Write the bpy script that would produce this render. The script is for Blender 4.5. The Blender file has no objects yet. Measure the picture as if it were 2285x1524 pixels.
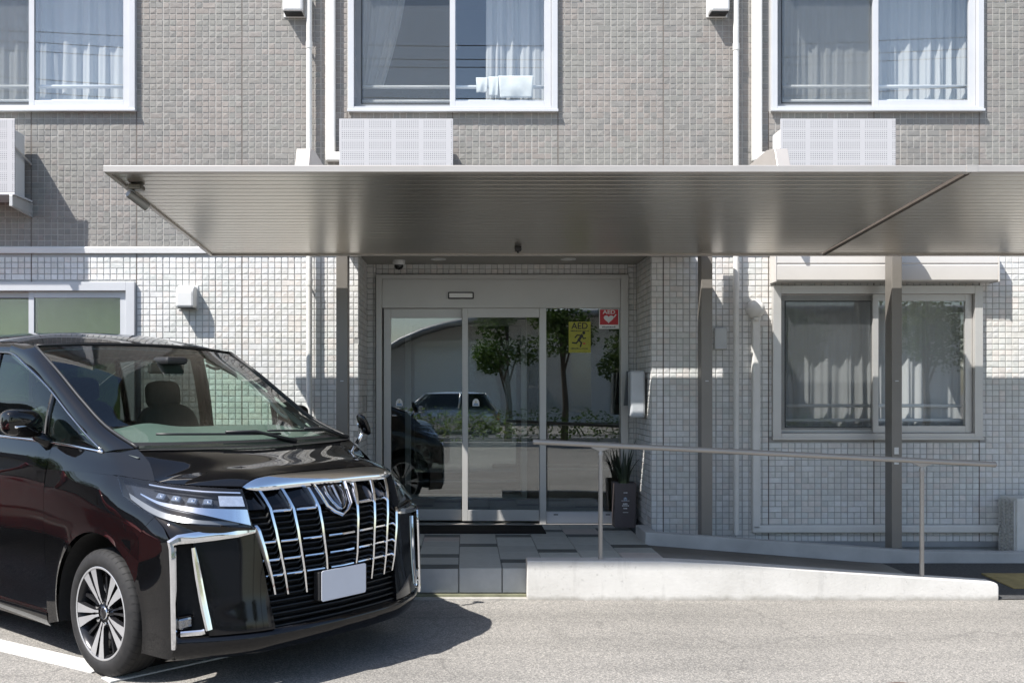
import bpy, bmesh, math, random
from mathutils import Vector, Matrix, noise
R = math.radians
random.seed(7)
SC = bpy.context.scene
COL = SC.collection

# ------------------------------------------------------------------ camera
FPX, HCAM, HOR, VPX, PW, PH_ = 2150.0, 1.558, 870.0, 1040.0, 2285.0, 1524.0
cam_d = bpy.data.cameras.new('camera'); cam = bpy.data.objects.new('camera', cam_d); COL.objects.link(cam)
cam.location = (0, 0, HCAM); cam.rotation_euler = (R(90), 0, 0)
cam_d.sensor_width = 36.0; cam_d.sensor_fit = 'HORIZONTAL'
cam_d.lens = 36.0 * FPX / PW
cam_d.shift_x = (PW / 2 - VPX) / PW
cam_d.shift_y = (HOR - PH_ / 2) / PW
cam_d.clip_start = 0.05; cam_d.clip_end = 2000
SC.camera = cam

# ------------------------------------------------------------------ light
LDIR = Vector((1.25, 1.0, -2.13)).normalized()          # the way sunlight travels
sun_d = bpy.data.lights.new('sun', 'SUN'); sun = bpy.data.objects.new('sun', sun_d); COL.objects.link(sun)
sun_d.energy = 4.8; sun_d.angle = R(0.53); sun_d.color = (1.0, 0.965, 0.915)
sun.rotation_euler = LDIR.to_track_quat('-Z', 'Y').to_euler()
sun.location = (-8, -8, 20)
EL = math.asin(-LDIR.z); AZ = math.atan2(-LDIR.x, -LDIR.y)
W = bpy.data.worlds.new('World'); SC.world = W; W.use_nodes = True
nt = W.node_tree; nt.nodes.clear()
sky = nt.nodes.new('ShaderNodeTexSky'); sky.sky_type = 'NISHITA'; sky.sun_disc = False
sky.sun_elevation = EL; sky.sun_rotation = AZ; sky.air_density = 1.0; sky.dust_density = 1.0; sky.ozone_density = 1.0
bg = nt.nodes.new('ShaderNodeBackground'); bg.inputs[1].default_value = 0.125
wo = nt.nodes.new('ShaderNodeOutputWorld')
nt.links.new(sky.outputs[0], bg.inputs[0]); nt.links.new(bg.outputs[0], wo.inputs[0])
SC.view_settings.view_transform = 'Standard'; SC.view_settings.look = 'None'
SC.view_settings.gamma = 1.0; SC.view_settings.exposure = 0.86
try: SC.view_settings.use_curve_mapping = False
except Exception: pass
SC.render.engine = 'CYCLES'
SC.cycles.max_bounces = 10; SC.cycles.transparent_max_bounces = 16; SC.cycles.glossy_bounces = 6
SC.cycles.sample_clamp_indirect = 8.0; SC.cycles.caustics_reflective = False; SC.cycles.caustics_refractive = False

# ------------------------------------------------------------------ helpers
def at(px, py, Y):
    return Vector(((px - VPX) / FPX * Y, Y, HCAM - (py - HOR) / FPX * Y))
def ax(px, Y): return (px - VPX) / FPX * Y
def az(py, Y): return HCAM - (py - HOR) / FPX * Y

class MB:
    """collects plain geometry, then links it as ONE mesh object"""
    def __init__(s): s.v = []; s.f = []
    def add(s, vs, fs):
        o = len(s.v); s.v += [tuple(p) for p in vs]; s.f += [tuple(i + o for i in f) for f in fs]; return s
    def box(s, x0, x1, y0, y1, z0, z1):
        if x0 > x1: x0, x1 = x1, x0
        if y0 > y1: y0, y1 = y1, y0
        if z0 > z1: z0, z1 = z1, z0
        return s.add([(x0,y0,z0),(x1,y0,z0),(x1,y1,z0),(x0,y1,z0),(x0,y0,z1),(x1,y0,z1),(x1,y1,z1),(x0,y1,z1)],
              [(0,3,2,1),(4,5,6,7),(0,1,5,4),(1,2,6,5),(2,3,7,6),(3,0,4,7)])
    def prism(s, poly, a, b, axis='y'):
        """poly: 2-D points, extruded from a to b along axis (x: poly=(y,z), y: (x,z), z: (x,y))"""
        n = len(poly)
        def P(p, t): return {'x': (t, p[0], p[1]), 'y': (p[0], t, p[1]), 'z': (p[0], p[1], t)}[axis]
        vs = [P(p, a) for p in poly] + [P(p, b) for p in poly]
        fs = [tuple(range(n)), tuple(range(2*n-1, n-1, -1))] + [(i, i+n, (i+1) % n + n, (i+1) % n) for i in range(n)]
        return s.add(vs, fs)
    def tube(s, pts, r, n=10, cap=True):
        pts = [Vector(p) for p in pts]; k = len(pts)
        rs = r if isinstance(r, (list, tuple)) else [r] * k
        o = len(s.v); up = None
        for i, p in enumerate(pts):
            t = (pts[min(i+1, k-1)] - pts[max(i-1, 0)]).normalized()
            if up is None:
                up = Vector((0,0,1)) if abs(t.z) < .9 else Vector((1,0,0))
            a = t.cross(up)
            if a.length < 1e-6: a = t.orthogonal()
            a.normalize(); b = a.cross(t).normalized(); up = b
            for j in range(n):
                q = p + rs[i] * (math.cos(2*math.pi*j/n) * a + math.sin(2*math.pi*j/n) * b); s.v.append(tuple(q))
        for i in range(k-1):
            for j in range(n):
                s.f.append((o+i*n+j, o+i*n+(j+1) % n, o+(i+1)*n+(j+1) % n, o+(i+1)*n+j))
        if cap:
            s.f.append(tuple(o+j for j in reversed(range(n)))); s.f.append(tuple(o+(k-1)*n+j for j in range(n)))
        return s
    def lathe(s, prof, c, axis='z', n=24, cap=False):
        """prof: (radius, height) along axis through c"""
        o = len(s.v); k = len(prof); c = Vector(c)
        for r, h in prof:
            for j in range(n):
                a = 2*math.pi*j/n; x, y = r*math.cos(a), r*math.sin(a)
                q = {'z': (x, y, h), 'y': (x, h, y), 'x': (h, x, y)}[axis]; s.v.append(tuple(c + Vector(q)))
        for i in range(k-1):
            for j in range(n):
                s.f.append((o+i*n+j, o+i*n+(j+1) % n, o+(i+1)*n+(j+1) % n, o+(i+1)*n+j))
        if cap:
            s.f.append(tuple(o+j for j in range(n))); s.f.append(tuple(o+(k-1)*n+j for j in range(n)))
        return s
    def grid(s, P, loop=False):
        """P: list of rows of points"""
        o = len(s.v); m = len(P); n = len(P[0])
        for row in P: s.v += [tuple(p) for p in row]
        for i in range(m-1):
            for j in range(n-1): s.f.append((o+i*n+j, o+i*n+j+1, o+(i+1)*n+j+1, o+(i+1)*n+j))
        return s
    def build(s, name, mat=None, parent=None, smooth=False, bevel=0, recalc=True, solid=0, ang=None):
        me = bpy.data.meshes.new(name); me.from_pydata(s.v, [], s.f); me.validate(); me.update()
        if recalc:
            bm = bmesh.new(); bm.from_mesh(me); bmesh.ops.recalc_face_normals(bm, faces=bm.faces); bm.to_mesh(me); bm.free()
        o = bpy.data.objects.new(name, me); COL.objects.link(o)
        if mat: me.materials.append(mat)
        if smooth or ang:
            for p in me.polygons: p.use_smooth = True
            if ang: me.set_sharp_from_angle(angle=R(ang))
        if parent is not None: put(o, parent)
        if solid:
            m = o.modifiers.new('solid', 'SOLIDIFY'); m.thickness = solid; m.offset = -1
        if bevel:
            m = o.modifiers.new('bevel', 'BEVEL'); m.width = bevel; m.segments = 2; m.limit_method = 'ANGLE'; m.angle_limit = R(35)
        return o

LOCALFRAME = set()
def put(o, parent):
    o.parent = parent; r = parent
    while r.parent is not None: r = r.parent
    if r.name in LOCALFRAME:
        return                                      # vertices are already in the thing's own frame
    if parent.parent is None and parent.type == 'EMPTY':
        o.matrix_parent_inverse = Matrix.Translation(-Vector(parent.location))
def tag(o, label=None, cat=None, group=None, kind=None):
    if label: o['label'] = label
    if cat: o['category'] = cat
    if group: o['group'] = group
    if kind: o['kind'] = kind
    return o
def thing(name, label, cat, loc=(0,0,0), rotz=0, group=None, local=False):
    o = bpy.data.objects.new(name, None); COL.objects.link(o); o.location = loc; o.rotation_euler = (0,0,rotz)
    o.empty_display_size = .2
    if local: LOCALFRAME.add(o.name)
    return tag(o, label, cat, group)
def copy_tree(o, parent=None):
    c = o.copy(); COL.objects.link(c)
    if parent is not None: c.parent = parent
    for ch in list(o.children): copy_tree(ch, c)
    return c

# ------------------------------------------------------------------ materials
class NT:
    def __init__(s, name):
        s.m = bpy.data.materials.new(name); s.m.use_nodes = True; s.t = s.m.node_tree
        s.b = s.t.nodes['Principled BSDF']; s.out = s.t.nodes['Material Output']
    def n(s, typ, **kw):
        x = s.t.nodes.new(typ)
        for k, v in kw.items():
            if k.startswith('i_'): x.inputs[int(k[2:])].default_value = v
            else: setattr(x, k, v)
        return x
    def l(s, a, b): s.t.links.new(a, b)
    def coord(s, which='Object'): return s.n('ShaderNodeTexCoord').outputs[which]
    def noise(s, scale, detail=3, rough=.55, vec=None, stretch=None):
        t = s.n('ShaderNodeTexNoise'); t.inputs['Scale'].default_value = scale; t.inputs['Detail'].default_value = detail; t.inputs['Roughness'].default_value = rough
        v = vec or s.coord()
        if stretch:
            mp = s.n('ShaderNodeMapping'); mp.inputs['Scale'].default_value = stretch; s.l(v, mp.inputs[0]); v = mp.outputs[0]
        s.l(v, t.inputs['Vector']); return t.outputs['Fac']
    def ramp(s, fac, stops):
        r = s.n('ShaderNodeValToRGB'); e = r.color_ramp.elements
        while len(e) < len(stops): e.new(.5)
        for i, (p, c) in enumerate(stops):
            e[i].position = p; e[i].color = (*c, 1) if len(c) == 3 else c
        s.l(fac, r.inputs[0]); return r.outputs[0]
    def mix(s, fac, a, b, typ='MIX'):
        m = s.n('ShaderNodeMix', data_type='RGBA', blend_type=typ)
        for sock, val in ((m.inputs[0], fac), (m.inputs[6], a), (m.inputs[7], b)):
            if hasattr(val, 'default_value') or hasattr(val, 'links'): s.l(val, sock)
            elif isinstance(val, (int, float)): sock.default_value = val
            else: sock.default_value = (*val, 1)
        return m.outputs[2]
    def bump(s, h, strength=.3, dist=.01):
        b = s.n('ShaderNodeBump'); b.inputs['Strength'].default_value = strength; b.inputs['Distance'].default_value = dist
        s.l(h, b.inputs['Height']); s.l(b.outputs[0], s.b.inputs['Normal']); return b
    def set(s, **kw):
        for k, v in kw.items():
            sock = s.b.inputs[{'base': 'Base Color', 'rough': 'Roughness', 'metal': 'Metallic', 'spec': 'Specular IOR Level', 'coat': 'Coat Weight', 'coatr': 'Coat Roughness', 'em': 'Emission Color', 'ems': 'Emission Strength', 'ior': 'IOR'}[k]]
            if hasattr(v, 'links') or hasattr(v, 'node'): s.l(v, sock)
            elif isinstance(v, (int, float)): sock.default_value = v
            else: sock.default_value = (*v, 1)
        return s
MATS = {}
def simple(name, base, rough=.5, metal=0, var=.06, scale=8, bump=0, bscale=60, coat=0, spec=.5):
    """painted / cast surface: base colour with faint blotches and fine relief"""
    k = NT(name); b = Vector(base)
    f = k.noise(scale, 4)
    lo = tuple(max(0, c*(1-var)) for c in b); hi = tuple(min(1, c*(1+var)) for c in b)
    k.set(base=k.ramp(f, [(.3, lo), (.7, hi)]), metal=metal, coat=coat, spec=spec)
    rr = k.n('ShaderNodeMapRange'); rr.inputs[3].default_value = max(0.02, rough*.85); rr.inputs[4].default_value = min(1, rough*1.15)
    k.l(k.noise(scale*2.3, 3), rr.inputs[0]); k.l(rr.outputs[0], k.b.inputs['Roughness'])
    if bump: k.bump(k.noise(bscale, 4), bump, .004)
    MATS[name] = k.m; return k.m
def glass(name, tint=(.9,.93,.92), ior=1.55, rough=0.0, op=0.0, opc=(0,0,0), wob=0):
    k = NT(name); t = k.t; t.nodes.remove(k.b)
    fr = k.n('ShaderNodeFresnel'); ge = k.n('ShaderNodeNewGeometry'); ex = k.n('ShaderNodeMath', operation='MULTIPLY_ADD', i_1=-2.0, i_2=1.0); k.l(ge.outputs['Backfacing'], ex.inputs[0])
    pw = k.n('ShaderNodeMath', operation='POWER', i_0=ior); k.l(ex.outputs[0], pw.inputs[1]); k.l(pw.outputs[0], fr.inputs[0])   # the same reflectance from both sides of a thin pane
    tr = k.n('ShaderNodeBsdfTransparent'); tr.inputs[0].default_value = (*tint, 1)
    gl = k.n('ShaderNodeBsdfGlossy'); gl.inputs['Roughness'].default_value = rough
    gl.inputs['Color'].default_value = (1,1,1,1)
    if wob:
        b = k.n('ShaderNodeBump'); b.inputs['Strength'].default_value = wob; b.inputs['Distance'].default_value = .004
        k.l(k.noise(1.3, 1), b.inputs['Height']); k.l(b.outputs[0], gl.inputs['Normal'])
    m = k.n('ShaderNodeMixShader'); k.l(fr.outputs[0], m.inputs[0]); k.l(tr.outputs[0], m.inputs[1]); k.l(gl.outputs[0], m.inputs[2])
    k.l(m.outputs[0], k.out.inputs[0]); MATS[name] = k.m; return k.m

WHITEP = simple('white_aluminium', (.50,.51,.53), .32, 0, .03, 5)
FRAMEG = simple('grey_aluminium', (.52,.51,.49), .33, .35, .04, 5)
DOORAL = simple('door_aluminium', (.50,.49,.47), .35, .25, .03, 4)
PVC = simple('white_pvc', (.64,.63,.60), .42, 0, .05, 6)
PLASTW = simple('white_plastic', (.62,.62,.61), .4, 0, .03, 9)
TAUPE = simple('canopy_aluminium', (.46,.425,.39), .34, .3, .05, 3)
POSTM = simple('post_aluminium', (.21,.195,.175), .42, .2, .05, 3)
STEEL = simple('rail_steel', (.36,.335,.305), .42, .35, .04, 5)
BLACKP = simple('black_plastic', (.018,.018,.019), .45, 0, .1, 20)
RUBBER = simple('dark_rubber', (.022,.022,.023), .75, 0, .2, 30, .2, 200)
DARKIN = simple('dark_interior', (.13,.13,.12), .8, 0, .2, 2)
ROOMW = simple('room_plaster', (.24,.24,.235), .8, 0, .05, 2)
def conc_mat():
    k = NT('ramp_concrete'); c = k.coord(); a = k.ramp(k.noise(1.7, 5, .65, c), [(.32, (.50,.485,.455)), (.68, (.62,.605,.575))])
    a = k.mix(k.ramp(k.noise(3.5, 5, .7, c, (3.0, 1, .45)), [(.56, (0,0,0)), (.78, (.55,.55,.55))]), a, (.36,.35,.33))          # rain streaks
    a = k.mix(k.ramp(k.noise(26, 4, .7, c), [(.62, (0,0,0)), (.72, (.5,.5,.5))]), a, (.33,.32,.30))                              # pits and scuffs
    sp = k.n('ShaderNodeSeparateXYZ'); k.l(c, sp.inputs[0]); ad = k.n('ShaderNodeMath', operation='MULTIPLY_ADD', i_1=.09); k.l(k.noise(9, 4, .7, c), ad.inputs[0]); k.l(sp.outputs[2], ad.inputs[2])
    a = k.mix(k.ramp(ad.outputs[0], [(.045, (.75,.75,.75)), (.085, (0,0,0))]), a, (.25,.235,.205))                                # soil splashed along the foot
    k.set(base=a, rough=.8, spec=.3); k.bump(k.noise(45, 4, .6, c), .4, .004); return k.m
CONC = conc_mat()
KERBM = simple('kerb_concrete', (.42,.42,.41), .82, 0, .12, 4, .4, 60)
WINGLASS = glass('window_glass', (.97,.98,.98), 1.88)
DOORGLASS = glass('door_glass', (.84,.88,.87), 2.05, wob=.02)
FROST = glass('obscure_glass', (.80,.86,.80), 1.9, .18)
CARGLASS = glass('car_glass', (.68,.80,.74), 1.42)
CARGLASS2 = glass('privacy_glass', (.14,.15,.15), 1.6)
# ------------------------------------------------------------------ ground
WY = 8.90                     # face of the building
DY = 9.66                     # plane of the entrance doors
FZ = 0.218                    # porch floor
def ground_mat():
    k = NT('parking_asphalt'); c = k.coord()
    big = k.noise(.55, 4, .6, c); tracks = k.noise(.9, 3, .5, c, (.35, 2.6, 1)); fine = k.noise(190, 2, .6, c); mid = k.noise(60, 3, .6, c)
    vor = k.n('ShaderNodeTexVoronoi'); vor.inputs['Scale'].default_value = 125; k.l(c, vor.inputs['Vector'])
    a = k.ramp(big, [(.3, (.214,.204,.189)), (.7, (.272,.259,.240))])
    a = k.mix(k.ramp(tracks, [(.42, (.0,.0,.0)), (.66, (.42,.42,.42))]), a, (.15,.144,.134))
    a = k.mix(.55, a, k.ramp(vor.outputs['Color'], [(.12, (.42,.42,.42)), (.5, (1,1,1)), (.88, (1.9,1.86,1.78))]), 'MULTIPLY')
    oil = k.noise(1.15, 2, .4, c, (1, .8, 1)); a = k.mix(k.ramp(oil, [(.66, (0,0,0)), (.74, (.45,.45,.45))]), a, (.10,.095,.088))
    ck = k.n('ShaderNodeTexVoronoi', feature='DISTANCE_TO_EDGE'); ck.inputs['Scale'].default_value = .42; nz = k.n('ShaderNodeTexNoise'); nz.inputs['Scale'].default_value = 1.6; nz.inputs['Detail'].default_value = 6; k.l(c, nz.inputs['Vector']); dv = k.n('ShaderNodeVectorMath', operation='MULTIPLY_ADD'); dv.inputs[1].default_value = (.9,.9,.9); k.l(nz.outputs['Color'], dv.inputs[0]); k.l(c, dv.inputs[2]); k.l(dv.outputs[0], ck.inputs['Vector'])
    a = k.mix(k.ramp(ck.outputs['Distance'], [(.0, (.38,.38,.38)), (.006, (0,0,0))]), a, (.09,.085,.08))
    a = k.mix(.5, a, k.ramp(fine, [(.32, (.5,.5,.5)), (.68, (1.4,1.4,1.4))]), 'MULTIPLY')
    k.set(base=a, rough=.9, spec=.25)
    h = k.n('ShaderNodeMath', operation='ADD'); k.l(vor.outputs['Distance'], h.inputs[0]); k.l(mid, h.inputs[1])
    k.bump(h.outputs[0], .55, .004); return k.m
GROUND = ground_mat()
m = MB()
xs = [-300, -60, -20, -10, -6] + [-4 + .5*i for i in range(21)] + [8, 12, 25, 60, 300]
ys = [-300, -60, -24, -14, -6, 0, 3] + [3.5 + .35*i for i in range(18)] + [12, 20, 60, 300]
m.grid([[(x, y, 0.006*noise.noise((x*.6, y*.6, 3)) if (3.3 < y < 7.0 and -4 < x < 6) else 0.0) for x in xs] for y in ys])
tag(m.build('ground', GROUND, smooth=True), kind='structure')

def paint_mat():
    k = NT('road_paint'); n1 = k.noise(55, 4, .7); n2 = k.noise(4, 3)
    f = k.mix(.5, k.ramp(n1, [(.30, (0,0,0)), (.46, (1,1,1))]), k.ramp(n2, [(.2, (.3,.3,.3)), (.6, (1,1,1))]), 'MULTIPLY')
    k.set(base=k.mix(f, (.24,.225,.205), (.66,.65,.62)), rough=.8); k.bump(n1, .3, .003); return k.m
PAINT = paint_mat()

# ------------------------------------------------------------------ building
COLP = 235/16/FPX*WY; ROWP = 12.95/FPX*WY; X00 = ax(305, WY)      # tile pitch across and up
BELT0, BELT1 = az(566, WY), az(551, WY)
XL, XR = ax(800, WY), ax(1453.4, WY)                             # the two corners of the entrance recess
CEILZ = 2.82
TOPZ = 5.75; BX0, BX1 = -9.0, 9.0; BASEZ = .14
bld = thing('care_home_building', 'grey and white tiled building with a recessed glass entrance', 'building', (0, WY, 0))

def tile_mat(name):
    k = NT(name)
    a = k.n('ShaderNodeAttribute'); a.attribute_name = 'tint'
    g = k.noise(26, 4, .6); g2 = k.noise(2.2, 3)
    c = k.mix(.6, a.outputs['Color'], k.ramp(g, [(.25, (.84,.84,.84)), (.75, (1.13,1.13,1.13))]), 'MULTIPLY')
    c = k.mix(.5, c, k.ramp(g2, [(.3, (.93,.92,.90)), (.7, (1.05,1.05,1.05))]), 'MULTIPLY')
    k.set(base=c, rough=.62, spec=.4); k.bump(k.noise(70, 3, .6), .35, .003); return k.m
TILEU = tile_mat('grey_tile'); TILEL = tile_mat('white_tile')
GROUTU = simple('pale_grout', (.38,.365,.34), .85, 0, .08, 6); GROUTL = simple('dark_grout', (.36,.36,.35), .85, 0, .12, 6)
SEAMM = simple('seam_sealant', (.13,.11,.095), .7, 0, .1, 10)

# holes in the wall: (x0, x1, z0, z1)
def hole(px0, px1, py0, py1): return (ax(px0, WY), ax(px1, WY), az(py1, WY), az(py0, WY))
WU = [hole(-160, 303, -78, 249), hole(779, 1242, -78, 250), hole(1720, 2189, -78, 249)]
WLW = [hole(-160, 302, 632, 990), hole(1723, 2186, 640, 978)]
DOORH = (XL, XR, 0, CEILZ)
def rects_minus(x0, x1, z0, z1, holes):
    X = sorted({x0, x1, *[min(max(h[i], x0), x1) for h in holes for i in (0, 1)]}); out = []
    for a, b in zip(X, X[1:]):
        mid = (a+b)/2; segs = [(z0, z1)]
        for h in holes:
            if h[0] < mid < h[1]:
                ns = []
                for s, e in segs:
                    if h[2] > s: ns.append((s, min(e, h[2])))
                    if h[3] < e: ns.append((max(s, h[3]), e))
                segs = [q for q in ns if q[1] - q[0] > 1e-4]
        for s, e in segs: out.append((a, b, s, e))
    return out
def backing(name, z0, z1, holes, mat, xa=None, xb=None, gd=.0022):
    m = MB()
    for a, b, s, e in rects_minus(BX0 if xa is None else xa, BX1 if xb is None else xb, z0, z1, holes): m.box(a, b, WY+gd, WY+.16, s, e)
    return m.build(name, mat, bld)
upper_wall = backing('upper_wall', BELT1, TOPZ, WU, GROUTU, gd=.0002)
lower_wall = backing('lower_wall', BASEZ, BELT0, WLW + [DOORH], GROUTL, BX0, XL); lower_wall_r = backing('lower_wall', BASEZ, BELT0, WLW + [DOORH], GROUTL, XR, BX1)
backing('lintel_wall', CEILZ, BELT0, [], GROUTL, XL, XR) if CEILZ < BELT0-.005 else None
# recess side walls, head and strips beside the door frame
m = MB()
m.box(XL-.16, XL-.004, WY+.161, DY+.2, FZ-.1, CEILZ); m.box(XR+.004, XR+.16, WY+.161, DY+.2, FZ-.1, CEILZ)
DFX0, DFX1, DFZ = ax(840, DY), ax(1400.6, DY), az(614, DY)
m.box(XL-.002, DFX0, DY+.004, DY+.12, FZ-.1, CEILZ); m.box(DFX1, XR+.002, DY+.004, DY+.12, FZ-.1, CEILZ); m.box(DFX0, DFX1, DY+.004, DY+.12, DFZ, CEILZ)
m.build('recess_wall', GROUTL, bld)
m = MB().box(XL-.1, XR+.1, WY+.17, DY+.3, CEILZ, CEILZ+.05); m.box(XL, XR, WY+.004, WY+.17, CEILZ+.002, CEILZ+.05)
m.build('recess_ceiling', simple('soffit_board', (.34,.325,.29), .6, 0, .04, 2), bld)

# ---- tiles
PAL_U = [(.236,.225,.209), (.214,.207,.195), (.229,.224,.207), (.240,.221,.206), (.252,.228,.209)]
PAL_L = [(.65,.65,.64), (.63,.625,.60), (.67,.665,.655), (.65,.62,.59), (.61,.62,.60)]
def tile_col(pal, x, z):
    n1 = noise.noise((x*2.1, z*2.6, 1.7)); n2 = noise.noise((x*2.3+9, z*2.3, 5.1)); r = random.random()
    if n1 + .35*(r-.5) > .27: c = pal[4] if r > .35 else pal[3]
    elif n2 + .4*(r-.5) > .2: c = pal[2]
    elif r < .16: c = pal[3]
    else: c = pal[0] if r > .5 else pal[1]
    j = 1 + .15*(random.random()-.5); return tuple(v*j for v in c) + (1.0,)
def tile_geo(w, h, d, rnd):
    """one split-face tile in its own frame: x across, y out of the wall (negative), z up"""
    i = .0022; q = lambda: d*(.45 + .55*rnd.random())
    a = [(0,0), (w,0), (w,h), (0,h)]; b = [(i,i), (w-i,i), (w-i,h-i), (i,h-i)]
    c = (w*(.3+.4*rnd.random()), h*(.3+.4*rnd.random()))
    vs = [(x, .004, z) for x, z in a] + [(x, -q(), z) for x, z in b] + [(c[0], -d*(.7+.6*rnd.random()), c[1])]
    fs = [(0,1,5,4), (1,2,6,5), (2,3,7,6), (3,0,4,7), (4,5,8), (5,6,8), (6,7,8), (7,4,8)]
    return vs, fs
GAPU, GAPL = .0042, .0046
proto = {}
def tile_proto(wall, n, var, pi):
    key = (wall, n, var, pi)
    if key not in proto:
        g = GAPU if wall == 'u' else GAPL
        vs, fs = tile_geo(n*COLP-g, ROWP-g, .0038 if wall == 'u' else .0042, random.Random(var*31+n))
        me = bpy.data.meshes.new('tile'); me.from_pydata(vs, [], fs)
        at_ = me.attributes.new('tint', 'FLOAT_COLOR', 'POINT'); col = (PAL_U if wall == 'u' else PAL_L)[pi]
        for d in at_.data: d.color = (*col, 1)
        me.materials.append(TILEU if wall == 'u' else TILEL); proto[key] = me
    return proto[key]
def add_tint(o, cols):
    at_ = o.data.attributes.new('tint', 'FLOAT_COLOR', 'POINT'); flat = [c for q in cols for c in q]; at_.data.foreach_set('color', flat)
def lay(wall, z0, z1, holes, parent, singles, pick):
    V, Fc, C = [], [], []; g = GAPU if wall == 'u' else GAPL; pal = PAL_U if wall == 'u' else PAL_L
    made = 0; row = 0; z = z0 + g/2
    while z + ROWP*.6 < z1:
        h = min(ROWP, z1 - z) - g
        i = -100 if wall == 'u' else -100
        while i < 160:
            x = X00 + i*COLP; n = 1
            if (i % 4) != 3 and random.random() < .06: n = 2
            seam = (i % 16 == 0)
            x0 = x + g/2 + (.0016 if i % 4 == 0 else 0); x1 = x + n*COLP - g/2 - (.0016 if (i+n) % 4 == 0 else 0)
            i += n
            if x1 < -8.2 or x0 > 8.2: continue
            xc, zc = (x0+x1)/2, z + h/2; cut = False
            for H in holes:
                if H[0]-.004 < x1 and H[1]+.004 > x0 and H[2]-.004 < z+h and H[3]+.004 > z:
                    if H[0] <= xc <= H[1] and H[2] <= zc <= H[3]: cut = True; break
                    if H[0] > xc and H[2] < zc < H[3]: x1 = min(x1, H[0]-.002)
                    elif H[1] < xc and H[2] < zc < H[3]: x0 = max(x0, H[1]+.002)
                    elif x1-x0 > .02: cut = True; break
            if cut or x1-x0 < .012: continue
            if made < singles and pick(x0, z) and h > ROWP*.8 and abs(x1-x0-(n*COLP-g)) < .008:
                pi = random.choice([0,1,0,2,3] if noise.noise((x*2.1, z*2.6, 1.7)) < .2 else [4,3,4,0]); var = random.randrange(6)
                o = bpy.data.objects.new('tile', tile_proto(wall, n, var, pi)); COL.objects.link(o); o.parent = parent
                o.location = (x0, WY, z); o.scale = ((x1-x0)/(n*COLP-g), 1, 1); made += 1; continue
            vs, fs = tile_geo(x1-x0, h, .0038 if wall == 'u' else .0042, random)
            o_ = len(V); V += [(a+x0, b+WY, c+z) for a, b, c in vs]; Fc += [tuple(q+o_ for q in f) for f in fs]
            C += [tile_col(pal, xc, zc)] * len(vs)
        z += ROWP; row += 1
    return V, Fc, C
pu = lambda x, z: ax(540, WY) < x < ax(690, WY) and z > az(330, WY)
pl = lambda x, z: ax(470, WY) < x < ax(690, WY) and az(745, WY) < z < az(585, WY)
HS = .012
V, Fc, C = lay('u', BELT1+.004, TOPZ, WU, upper_wall, 150, pu)
o = MB(); o.v = V; o.f = Fc; o = o.build('tile_field', TILEU, upper_wall, recalc=False); add_tint(o, C); tag(o, kind='stuff')
V, Fc, C = lay('l', BASEZ+.02, BELT0, WLW + [DOORH], lower_wall, 150, pl)
# tiles of the recess (side walls, head, strips)
def lay_plane(u0, u1, z0, z1, f, wflip):
    z = z0
    while z + .02 < z1:
        h = min(ROWP, z1-z) - GAPL; u = u0
        while u + .012 < u1:
            w = min(COLP, u1-u) - GAPL
            if w > .01:
                vs, fs = tile_geo(w, h, .006, random); o_ = len(V)
                V.extend([f(a+u, b, c+z) for a, b, c in vs]); Fc.extend([tuple(q+o_ for q in (fc[::-1] if wflip else fc)) for fc in fs])
                C.extend([tile_col(PAL_L, u+3, z)] * len(vs))
            u += COLP
        z += ROWP
Z0 = BASEZ + .02 + ROWP*math.ceil((FZ-BASEZ-.02)/ROWP) + GAPL/2
lay_plane(WY+.01, DY, Z0, CEILZ, lambda u, d, z: (XL-d, u, z), False)
lay_plane(WY+.01, DY, Z0, CEILZ, lambda u, d, z: (XR+d, u, z), True)
lay_plane(XL+.004, DFX0-.004, Z0, CEILZ, lambda u, d, z: (u, DY+d, z), False)
lay_plane(DFX1+.004, XR-.004, Z0, CEILZ, lambda u, d, z: (u, DY+d, z), False)
lay_plane(DFX0, DFX1, DFZ+.01, CEILZ, lambda u, d, z: (u, DY+d, z), False)
o = MB(); o.v = V; o.f = Fc; o = o.build('tile_field', TILEL, lower_wall, recalc=False); add_tint(o, C); tag(o, kind='stuff')
# panel seams
m = MB()
for i in range(-6, 10):
    x = X00 + i*16*COLP
    for z0, z1, holes in ((BELT1, TOPZ, WU), (BASEZ+.01, BELT0, WLW+[DOORH])):
        segs = [(z0, z1)]
        for h in holes:
            if h[0]-.03 < x < h[1]+.03: segs = [q for s, e in segs for q in ((s, min(e, h[2])), (max(s, h[3]), e)) if q[1]-q[0] > .02]
        for s, e in segs: m.box(x-.004, x+.004, WY-.0015, WY+.01, s, e)
zz = az(487.5, WY); m.box(BX0, BX1, WY-.0012, WY+.01, zz-.004, zz+.004)
m.build('panel_seam', SEAMM, bld)
# belt course and base flashing
zb0, zb1 = BELT0, BELT1
m = MB().prism([(WY+.003, zb0), (WY-.022, zb0), (WY-.026, zb1-.012), (WY-.020, zb1-.002), (WY+.003, zb1)], -8.2, ax(1750, WY)+.0, 'x')
m.build('belt_course', simple('belt_paint', (.64,.635,.625), .5, 0, .04, 5), bld, bevel=.002)
m = MB().box(-6.5, XL-.01, WY-.012, WY+.02, BASEZ-.03, BASEZ+.018).box(XR+.01, 6.5, WY-.012, WY+.02, BASEZ-.03, BASEZ+.018)
m.build('base_flashing', simple('flashing_paint', (.33,.34,.35), .5, .3), bld)
m = MB().box(-6.5, XL, WY+.03, WY+.15, -.2, BASEZ).box(XR, 6.5, WY+.03, WY+.15, -.2, BASEZ)
m.build('foundation', KERBM, bld)
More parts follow.
